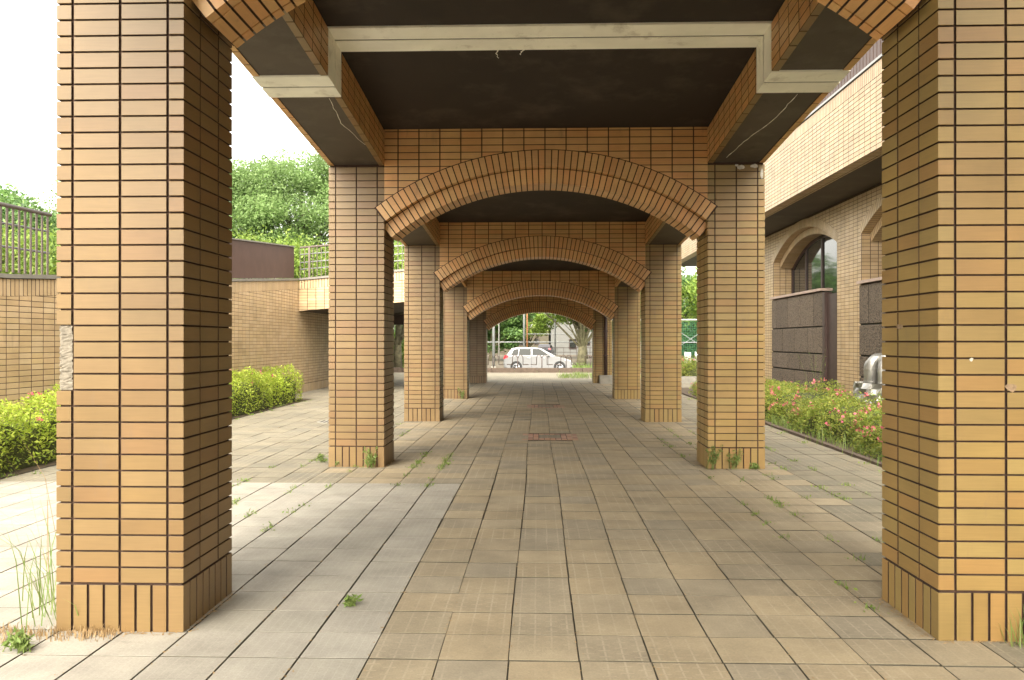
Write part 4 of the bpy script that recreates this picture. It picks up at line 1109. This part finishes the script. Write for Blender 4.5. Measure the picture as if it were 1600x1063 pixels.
# pipe guard rails
def hooprail(x, label):
    t = thing('pipe_guard', (x, 37.0, 0), label, 'guard rail', 'low pipe guard rails along the far kerb')
    tb = MB().tube([(x, 37, .0), (x, 37, .62)], .022, 6)
    tb.build('post', BROWN, t, smooth=True)
    for s in (-1, 1):
        pts = []
        for k in range(7):
            a = math.pi*k/6; pts.append((x+s*(.02+.11-.11*math.cos(a)), 37.0, .62+.13*math.sin(a)))
        pts.append((x+s*.24, 37, .30)); MB().tube(pts, .016, 6).build('hoop', BROWN, t, smooth=True)
        MB().tube([(x+s*.24, 37, .32), (x+s*.50, 37, .32)], .018, 6).build('rail', BROWN, t, smooth=True)
    MB().box(x-.26, x+.26, 36.9, 37.1, 0, .10).build('foot_block', KERB, t)
for i, x in enumerate((-2.0, -.9, .2, 1.3, 2.4, 3.5)):
    hooprail(x+.02, ['leftmost pipe guard rail, left of the white car', 'pipe guard rail in front of the white car rear wheel', 'pipe guard rail in front of the white car middle', 'pipe guard rail in front of the white car front door', 'pipe guard rail before the bonnet end of the white car', 'rightmost pipe guard rail beside the big tree trunk'][i])
# ------------------------------------------------------------------ the white hatchback (side on, nose to the right)
CARW = simple('car_white', (.21, .21, .21), .22, .02, 3, 0)
TYRE = simple('tyre_rubber', (.02, .02, .02), .8, .1, 9, 0)
RIM = simple('wheel_rim', (.45, .45, .46), .35, .05, 9, 0, metal=.8)
REDL = simple('tail_lamp', (.55, .02, .03), .2, .05, 9, 0)
LAMP = simple('head_lamp', (.55, .58, .6), .1, .05, 9, 0)
TRIM = simple('black_trim', (.02, .02, .02), .4, .1, 9, 0)
def car(cx_, cy_, z0, s, label, paint, name='parked_car', wheels=True):
    t = thing(name, (cx_, cy_, z0), label, 'car')
    # side profile, x from rear (0) to nose (4.25), z
    low = [(0.03, .42), (.02, .75), (.06, .92), (.10, 1.0)]
    body = [(.04, .30), (.0, .48), (.03, .80), (.10, .98), (1.1, 1.0), (2.9, .99), (3.35, .93), (3.85, .80), (4.12, .66), (4.22, .48), (4.20, .30), (3.9, .20), (.3, .20)]
    Wd = .83
    def ext(prof, y0, y1, inset=0):
        m_ = MB(); n_ = len(prof); c_x = sum(p[0] for p in prof)/n_; c_z = sum(p[1] for p in prof)/n_
        rings = []
        for (yy, f) in ((-y1, .955), (-y1+.06, 1.), (y1-.06, 1.), (y1, .955)):
            rings.append([((p[0]-c_x)*(f if f < 1 else 1)+c_x, yy, (p[1]-c_z)*f+c_z) for p in prof])
        v = [q for r_ in rings for q in r_]; f_ = []
        for k in range(3):
            for i in range(n_): j = (i+1) % n_; f_.append((k*n_+i, k*n_+j, (k+1)*n_+j, (k+1)*n_+i))
        f_.append(tuple(range(n_))); f_.append(tuple(reversed(range(3*n_, 4*n_)))); return v, f_
    def place(v): return [(cx_+(p[0]-2.12)*s, cy_+p[1]*s, z0+p[2]*s) for p in v]
    v, f_ = ext(body, 0, Wd)
    MB().raw(place(v), f_).build('body', paint, t)
    # greenhouse: tapering to the roof
    gl = [(.14, .97), (3.18, .97), (2.25, 1.46), (1.9, 1.50), (.75, 1.50), (.50, 1.44)]
    n_ = len(gl); v = []
    def gw(z): return Wd-.03-(z-.97)*.30
    v = [(p[0], -gw(p[1]), p[1]) for p in gl]+[(p[0], gw(p[1]), p[1]) for p in gl]
    f_ = [tuple(reversed(range(n_)))[::-1], tuple(range(n_, 2*n_))[::-1]]+[(i, (i+1) % n_+0, (i+1) % n_+n_, i+n_)[::-1] for i in range(n_)]
    MB().raw(place(v), f_).build('cabin', paint, t)
    def side_win(P4, nm, mat):
        vv = [(p[0], -gw(p[1])-.004, p[1]) for p in P4]+[(p[0], -gw(p[1])+.02, p[1]) for p in P4]; k = len(P4)
        MB().raw(place(vv), [tuple(range(k)), tuple(reversed(range(k, 2*k)))]+[(i, i+k, (i+1) % k+k, (i+1) % k) for i in range(k)]).build(nm, mat, t)
    side_win([(.46, 1.03), (.88, 1.03), (.93, 1.40), (.74, 1.40), (.62, 1.34)], 'window', CGLASS)
    side_win([(.93, 1.03), (1.66, 1.03), (1.66, 1.42), (.98, 1.42)], 'window', CGLASS)
    side_win([(1.76, 1.03), (2.78, 1.03), (2.28, 1.36), (2.12, 1.42), (1.76, 1.42)], 'window', CGLASS)
    # windscreen and rear glass
    def q4(P4, nm, mat): MB().raw(place(P4), [(0, 1, 2, 3)]).build(nm, mat, t)
    q4([(3.10, -.68, 1.03), (3.10, .68, 1.03), (2.33, .58, 1.435), (2.33, -.58, 1.435)], 'windscreen', CGLASS)
    # lamps, mirror, handles, sills
    MB().raw(place([(.0, -.80, .82), (.24, -.845, .86), (.30, -.845, 1.02), (.10, -.78, 1.04), (.0, -.60, .82), (.24, -.60, .86), (.30, -.60, 1.02), (.10, -.60, 1.04)]), [(0, 1, 2, 3), (4, 7, 6, 5), (0, 3, 7, 4), (0, 4, 5, 1), (1, 5, 6, 2), (2, 6, 7, 3)]).build('tail_lamp', REDL, t)
    MB().raw(place([(3.72, -.845, .72), (4.10, -.80, .60), (4.08, -.78, .70), (3.70, -.84, .84), (3.72, -.6, .72), (4.12, -.6, .60), (4.10, -.6, .70), (3.70, -.6, .84)]), [(0, 1, 2, 3), (4, 7, 6, 5), (0, 3, 7, 4), (0, 4, 5, 1), (1, 5, 6, 2), (2, 6, 7, 3)]).build('headlight', LAMP, t)
    def bx3(x0, x1, y0, y1, z0_, z1, nm, mat, par=None):
        a = place([(x0, y0, z0_)])[0]; b = place([(x1, y1, z1)])[0]; return MB().box(a[0], b[0], a[1], b[1], a[2], b[2]).build(nm, mat, par or t)
    bx3(2.66, 2.80, -.98, -.82, 1.0, 1.12, 'mirror', paint)
    for x_ in (1.45, 2.35): bx3(x_, x_+.17, -.855, -.83, .86, .885, 'door_handle', LAMP)
    bx3(.95, 3.05, -.84, -.80, .19, .25, 'sill', TRIM)
    for x_ in (1.70, 2.72): bx3(x_, x_+.012, -.8345, -.82, .30, .98, 'door_gap', TRIM)
    for x_ in (.78, 3.40):
        for s_ in (-1, 1):
            c3 = place([(x_, s_*.74, .30)])[0]
            arch = MB().tube([(c3[0], c3[1]+.095*s*(-1), c3[2]+.03), (c3[0], c3[1]+.105*s*-1, c3[2]+.03)], .355*s, 22) if s_ < 0 else MB().tube([(c3[0], c3[1]+.1*s, c3[2]), (c3[0], c3[1]+.11*s, c3[2])], .34*s, 22)
            arch.build('wheel_arch', TRIM, t)
            w_ = MB().tube([(c3[0], c3[1]-.12*s, c3[2]), (c3[0], c3[1]+.10*s, c3[2])], .30*s, 22).build('wheel', TYRE, t)
            rm_ = MB().tube([(c3[0], c3[1]-.125*s, c3[2]), (c3[0], c3[1]-.10*s, c3[2])], .055*s, 10)
            for k in range(5):
                a = 2*math.pi*k/5+.3; e_ = (c3[0]+.2*s*math.cos(a), c3[1]-.125*s, c3[2]+.2*s*math.sin(a))
                rm_.tube([(c3[0], c3[1]-.125*s, c3[2]), e_], .028*s, 5)
            pts = [(c3[0]+.20*s*math.cos(2*math.pi*k/16), c3[1]-.122*s, c3[2]+.20*s*math.sin(2*math.pi*k/16)) for k in range(17)]
            rm_.tube(pts, .02*s, 5); rm_.build('rim', RIM, w_)
    return t
car(.08, 50.0, -.5, 1.0, 'white hatchback parked side-on beyond the exit arch', CARW)
DARKP = simple('car_dark', (.06, .06, .07), .25, .02, 3, 0)
dk = car(1.1, 101, -.5, 1.0, 'dark car parked far off in front of the pale house', DARKP)
dk.rotation_euler.z = R(82)
# big street tree at the right of the exit, others in the field
tree(3.25, 60, -.5, 10, 4.6, 'large street tree with thick mottled trunk right of the white car', 42000, .14, LEAF_B, .33, BARKG, base=.34, nclump=120, seed=11, name='street_tree', flat=.4)
tree(7.0, 66, -.5, 10, 4.6, 'street tree half hidden by the right jamb of the exit arch', 22000, .14, LEAF_D, .3, BARKG, base=.25, nclump=80, seed=12, name='street_tree')
tree(5.2, 88, -.5, 10, 4.6, 'slender forked tree in front of the white house', 14000, .15, LEAF_B, .26, BARKG, base=.35, nclump=60, seed=13)
tree(-1.0, 90, -.5, 9, 3.4, 'light green tree in front of the tan house', 18000, .13, LEAF_B, .26, BARKG, base=.22, nclump=60, seed=14)
tree(-4.3, 78, -.5, 9, 3.4, 'deep green tree behind the net posts left of the white car', 30000, .15, LEAF_D, .28, BARKG, base=.08, nclump=90, seed=15)
tree(-12.8, 82, -.5, 10.5, 4.2, 'green tree at the left jamb of the exit arch', 20000, .15, LEAF_D, .28, BARKG, base=.1, nclump=70, seed=16)
tree(9.5, 92, -.5, 9, 4.0, 'small tree right of the white house', 14000, .15, LEAF_D, .22, BARKG, base=.2, nclump=60, seed=17)
# houses
def house(x0, x1, y0, z1, mat, label, wins, roofmat=None, band=None):
    t = thing('far_house', ((x0+x1)/2, y0+4, -.5), label, 'building')
    MB().box(x0, x1, y0, y0+9, -.5, z1).build('wall', mat, t)
    for (a, b, c, d) in wins:
        wv = MB().box(a, b, y0-.08, y0-.004, c, d).build('window', BROWN, t); MB().box(a+.08, b-.08, y0-.10, y0-.085, c+.08, d-.08).build('pane', GLASS, wv)
    MB().box(x0-.3, x1+.3, y0-.4, y0+9.3, z1+.003, z1+.25).build('roof', roofmat or CONC, t)
    if band: MB().box(x0+.02, x1-.02, y0-.6, y0-.01, band, band+.9).build('balcony', WHITE, t)
TAN = simple('tan_render', (.085, .075, .05), .9, .08, 2, 0); PALE = simple('pale_render', (.135, .135, .125), .9, .05, 2, 0)
house(-7.5, 1.6, 112, 3.2, TAN, 'low tan house with small dark windows behind the white car', [(-5.5, -4.7, .6, 1.9), (-2.6, -1.7, .8, 2.0), (-.4, .3, .9, 1.8)], PALE)
house(-9, 2.0, 122, 7.6, PALE, 'tall off-white apartment block rising behind the tan house', [(-6, -4.8, 4.4, 5.9), (-3.6, -2.4, 4.4, 5.9), (-1, .2, 4.4, 5.9)], CONC, 3.3)
house(1.9, 10.5, 112, 6.4, PALE, 'white house with square windows behind the forked tree', [(4.4, 5.4, .3, 1.7), (6.6, 7.3, .8, 1.8), (3.0, 3.7, 4.2, 5.4), (6.2, 7.4, 4.2, 5.4), (8.6, 9.4, 1.0, 2.2)], CONC)
# low hedge row and back fence beyond the field
bk = MB()
for i in range(60): bk.box(-20+i*.8, -20+i*.8+.05, 99, 99.05, -.5, .6)
bk.box(-20, 28, 99, 99.04, .55, .62).box(-20, 28, 99, 99.04, .0, .05)
tag(bk.build('back_fence', BROWN), 'thin dark fence at the far edge of the sandy field', 'fence')
# poles
def pole(x, y, r_, h, mat, label, name='net_pole'):
    t = thing(name, (x, y, -.5), label, 'pole'); MB().tube([(x, y, -.5), (x, y, -.5+h)], r_, 8).build('shaft', mat, t, smooth=True)
    MB().box(x-r_*1.6, x+r_*1.6, y-r_*1.6, y+r_*1.6, -.5, -.38).build('base', CONC, t)
pole(-3.05, 57, .10, 9, STEEL, 'thick grey lamp pole left of the white car')
pole(-3.0, 64, .045, 9, WHITE, 'thin white net pole just right of the thick grey one')
pole(-.85, 70, .06, 10, ORANGE, 'thin orange pole above the white car roof')
pole(-1.1, 69.5, .10, 10, STEEL, 'grey pole close beside the orange one')
pole(1.55, 70, .07, 10, STEEL, 'pale blue-grey net pole right of the car roof')
pole(-4.7, 66, .05, 9, STEEL, 'pale pole beside the left jamb of the exit arch')
nb = thing('net_rail', (0, 70, 0), 'pale horizontal pipes tying the net poles together', 'rail')
MB().tube([(-20, 70, 1.30), (24, 70, 1.30)], .045, 6).build('pipe', STEEL, nb); MB().tube([(-1, 70, 2.0), (3.4, 70, 2.0)], .03, 6).build('pipe', STEEL, nb)
# right gap: net fence with pale rail, boards and greenery
tree(16.0, 62, -.5, 8.5, 5.0, 'bright tree under the canopy end seen between two right pillars', 26000, .13, LEAF_B, .25, base=.3, nclump=90, seed=21)
tree(21.0, 78, -.5, 7.5, 7.0, 'dark green tree mass behind the net on the right', 34000, .15, LEAF_D, .3, base=.02, nclump=110, seed=22)
tree(13.5, 72, -.5, 7.5, 4.0, 'dark green tree behind the net nearer the corridor', 18000, .15, LEAF_D, .3, base=.02, nclump=80, seed=23)
nf = thing('net_fence', (12.5, 56, 0), 'tall net fence frame with pale top rail seen in the right slit', 'fence')
MB().tube([(5, 56, 2.85+.0*1), (20, 56, 2.85)], .05, 6).build('top_rail', WHITE, nf)
MB().tube([(5, 56, 1.3), (20, 56, 1.3)], .025, 6).build('mid_rail', STEEL, nf); MB().tube([(5, 56, .2), (20, 56, .2)], .03, 6).build('low_rail', STEEL, nf)
br = MB()
for (a, b) in (((8.5, 2.85), (12.5, .2)), ((12.5, 2.85), (8.5, .2))): br.tube([(a[0], 56, a[1]), (b[0], 56, b[1])], .015, 5)
br.build('brace', STEEL, nf)
nm_, t_, b_ = newmat('green_net'); setv(b_, 'Base Color', (.05, .17, .08, 1)); setv(b_, 'Roughness', .8)
gm = MB()
i = 0
while 5+i*.12 < 20: gm.box(5+i*.12, 5+i*.12+.012, 56.05, 56.056, -.45, 2.8); i += 1
i = 0
while -.4+i*.12 < 2.8: gm.box(5, 20, 56.057, 56.063, -.4+i*.12, -.4+i*.12+.012); i += 1
gm.build('netting', nm_, nf, kind='stuff')
for (x_, lab) in ((10.25, 'white notice board leaning on the net fence, left one'), (10.95, 'pale notice board on the net fence, right one')):
    b = thing('notice_board', (x_, 55.7, -.5), lab, 'sign'); MB().box(x_-.22, x_+.22, 55.68, 55.71, .78-1.0, .78-.15).build('panel', WHITE, b); MB().box(x_-.2, x_-.16, 55.715, 55.75, -.5, .7).build('leg', STEEL, b)

# ------------------------------------------------------------------ weeds
def weed(x, y, h, n, label, kindm=GRASSB, leafy=True, seed=0, spread=.03):
    g_ = np.random.default_rng(abs(seed+int(x*100)+int(y*10))); t = thing('weed', (x, y, 0), label, 'weed')
    st = MB(); cen = []
    for k in range(n):
        a = g_.uniform(0, 6.28); l = h*g_.uniform(.55, 1.0); ex = x+math.cos(a)*l*.35; ey = y+math.sin(a)*l*.35; bx_ = x+g_.normal(0, spread); by_ = y+g_.normal(0, spread*.4)
        st.tube([(bx_, by_, 0), ((bx_+ex)/2, (by_+ey)/2, l*.6), (ex, ey, l)], [.003, .002, .001], 4, cap=False)
        for q in range(16 if leafy else 2):
            f = g_.uniform(.25, 1.0); cen.append([bx_*(1-f)+ex*f+g_.normal(0, .012), by_*(1-f)+ey*f+g_.normal(0, .012), l*f])
    st.build('stems', GRASSB, t)
    leaf_mesh('leaves', np.array(cen), .020, kindm, t, up=.2, aspect=.28)
weed(XL-.13, ROWY[1]-.06, .24, 12, 'leafy green weed at the front foot of the middle left pillar')
weed(XR+.05, ROWY[1]-.05, .28, 10, 'feathery weed at the left front corner of the middle right pillar', seed=2)
weed(XR+.27, ROWY[1]-.06, .24, 9, 'feathery weed at the middle of the right pillar base', seed=3)
weed(XR+.5, ROWY[1]-.05, .08, 9, 'low flat weed by the outer corner of the middle right pillar', seed=4)
weed(XL-.12, ROWY[3]-.05, .3, 10, 'small weed at the foot of the fourth left pillar', seed=5)
weed(-.97, 4.22, .06, 9, 'star-shaped little weed in the joint of the cream paving', seed=6, spread=.01)
weed(-2.31, 3.56, .10, 14, 'round leafy weed in the bottom left corner', seed=7)
weed(-2.45, 9.2, .14, 8, 'upright weed left of the middle left pillar', seed=8)
weed(-2.2, 8.9, .10, 7, 'small weed just before the middle left pillar corner', seed=9)
tufts('grass_clump', 'tall thin grass blades beside the broken near left pillar', [(-2.42, 4.05, 0), (-2.55, 4.25, 0), (-2.40, 3.9, 0)], 13, .50, GRASSB, .0028, spread=.07)
tufts('grass_clump', 'very long wispy grass stalks at the left picture edge', [(-2.75, 4.6, 0), (-2.9, 4.9, 0)], 8, .75, DRY, .0018, spread=.10)
tufts('grass_clump', 'green grass tuft at the foot of the near right pillar', [(2.17, 3.77, 0), (2.24, 3.75, 0)], 13, .19, GRASSB, .0028, spread=.03)
tufts('dry_grass', 'reddish dried creeping grass at the outer foot of the near left pillar', [(-2.62+rr.uniform(0, .62), 3.79+rr.gauss(0, .03)-.05*abs(rr.gauss(0, .6)), 0) for _ in range(60)], 9, .038, DRY, .0022, spread=.03)
jp = []
for _ in range(240):
    s = rr.random()
    if s < .42: i = rr.choice([8, 9, 10, 11, 12]); x = X0+T*i+rr.gauss(0, .006); y = rr.uniform(4.2, 13)
    elif s < .62: x = X0-T*rr.choice([4, 5, 6, 7])+rr.gauss(0, .006); y = rr.uniform(5.5, 14)
    elif s < .8: x = rr.uniform(3.4, 3.9)+rr.gauss(0, .02); y = rr.uniform(6, 20)
    elif s < .9: x = rr.uniform(-5.5, -5.2); y = rr.uniform(7, 19)
    else: x = X0+T*rr.choice([-1, -2]); y = rr.uniform(7.6, 10)
    jp.append((x, y, 0))
o = tufts('joint_weeds', 'tiny weeds sprouting along the paving joints', jp, 6, .045, GRASSB, .003, spread=.018, kind='stuff')
cl = np.array([[x, y, .012] for x, y, z in jp]); cl = np.repeat(cl, 9, axis=0)+rng.normal(0, [.035, .05, .006], (len(jp)*9, 3)); cl[:, 2] = np.abs(cl[:, 2])
tag(leaf_mesh('creeping_weeds', cl, .011, LEAF_B, None, up=.8, aspect=.6), 'small creeping weed leaves in the paving joints', 'weeds')
# bed-edge weeds and tall stalk by the stone screen
tufts('bed_grass', 'long pale grass spilling over the kerb of the azalea bed', [(rr.uniform(3.85, 4.15), rr.uniform(7, 19), 0) for _ in range(110)], 9, .20, GRASSB, .004, spread=.08, kind='stuff')
weed(6.15, 18.2, 1.25, 5, 'tall spindly weed in front of the dark post beside the stone screen', seed=12)

# small chips and marks on the near right pillar, lime stain on the middle right pillar
def patch(x, y, z, w, h, nrm, mat, name, parent, seed):
    g_ = random.Random(seed); k = 9; pts = []
    for i in range(k):
        a = 2*math.pi*i/k; rr_ = g_.uniform(.6, 1.1); pts.append((w/2*math.cos(a)*rr_, h/2*math.sin(a)*rr_))
    m_ = MB(); 
    def tr(p, o_): return (x+p[0], y-o_, z+p[1]) if nrm == 'f' else (x-o_, y+p[0], z+p[1])
    v = [tr(p, .0012) for p in pts]+[tr(p, -.002) for p in pts]
    m_.raw(v, [tuple(range(k))]+[(i, i+k, (i+1) % k+k, (i+1) % k) for i in range(k)]).build(name, mat, parent)
patch(XR+.15, ROWY[0], 1.30, .022, .018, 'f', LIMEW, 'paint_fleck', P[0, 1], 1)
patch(XR, ROWY[0]+.40, 1.46, .07, .035, 's', CHIP, 'chip', P[0, 1], 2)
patch(XR+.33, ROWY[0], 1.17, .07, .045, 'f', CHIP, 'chip', P[0, 1], 3)
for i, (dx, dz, w, h) in enumerate(((.36, -.05, .09, .06), (.50, -.04, .10, .05), (.58, -.12, .04, .12), (.31, -.03, .05, .03))):
    patch(XR+dx, ROWY[1], ZB[1]+dz, w, h, 'f', LIMEW, 'lime_stain', P[1, 1], 10+i)

stain(BAND, .55, .75, (.22, .17, .10), 4.0, .5)
# grit and litter gathered along the pillar feet and paving joints
gp = []
for ri in range(4):
    for xa in (XL-PW, XR):
        y0 = ROWY[ri]
        for _ in range(420):
            q = rng.uniform(0, 4); d = abs(rng.normal(0, .022)); f = q % 1
            e = [(xa+f*PW, y0-d), (xa+PW+d, y0+f*PW), (xa+f*PW, y0+PW+d), (xa-d, y0+f*PW)][int(q)]
            gp.append([e[0], e[1], .003])
for _ in range(2600):
    gp.append([X0+T*rng.integers(-12, 12)+rng.normal(0, .012), rng.uniform(3.2, 13), .003])
for _ in range(900): gp.append([rng.uniform(-5.4, -5.1)+rng.normal(0, .08), rng.uniform(6, 19), .003])
for _ in range(1500): gp.append([3.75-abs(rng.normal(0, .10)), rng.uniform(5, 20), .003])
tag(leaf_mesh('litter', np.array(gp), .0075, DRY, None, up=2.5, aspect=.5), 'dry litter and grit along pillar feet and joints', 'litter')
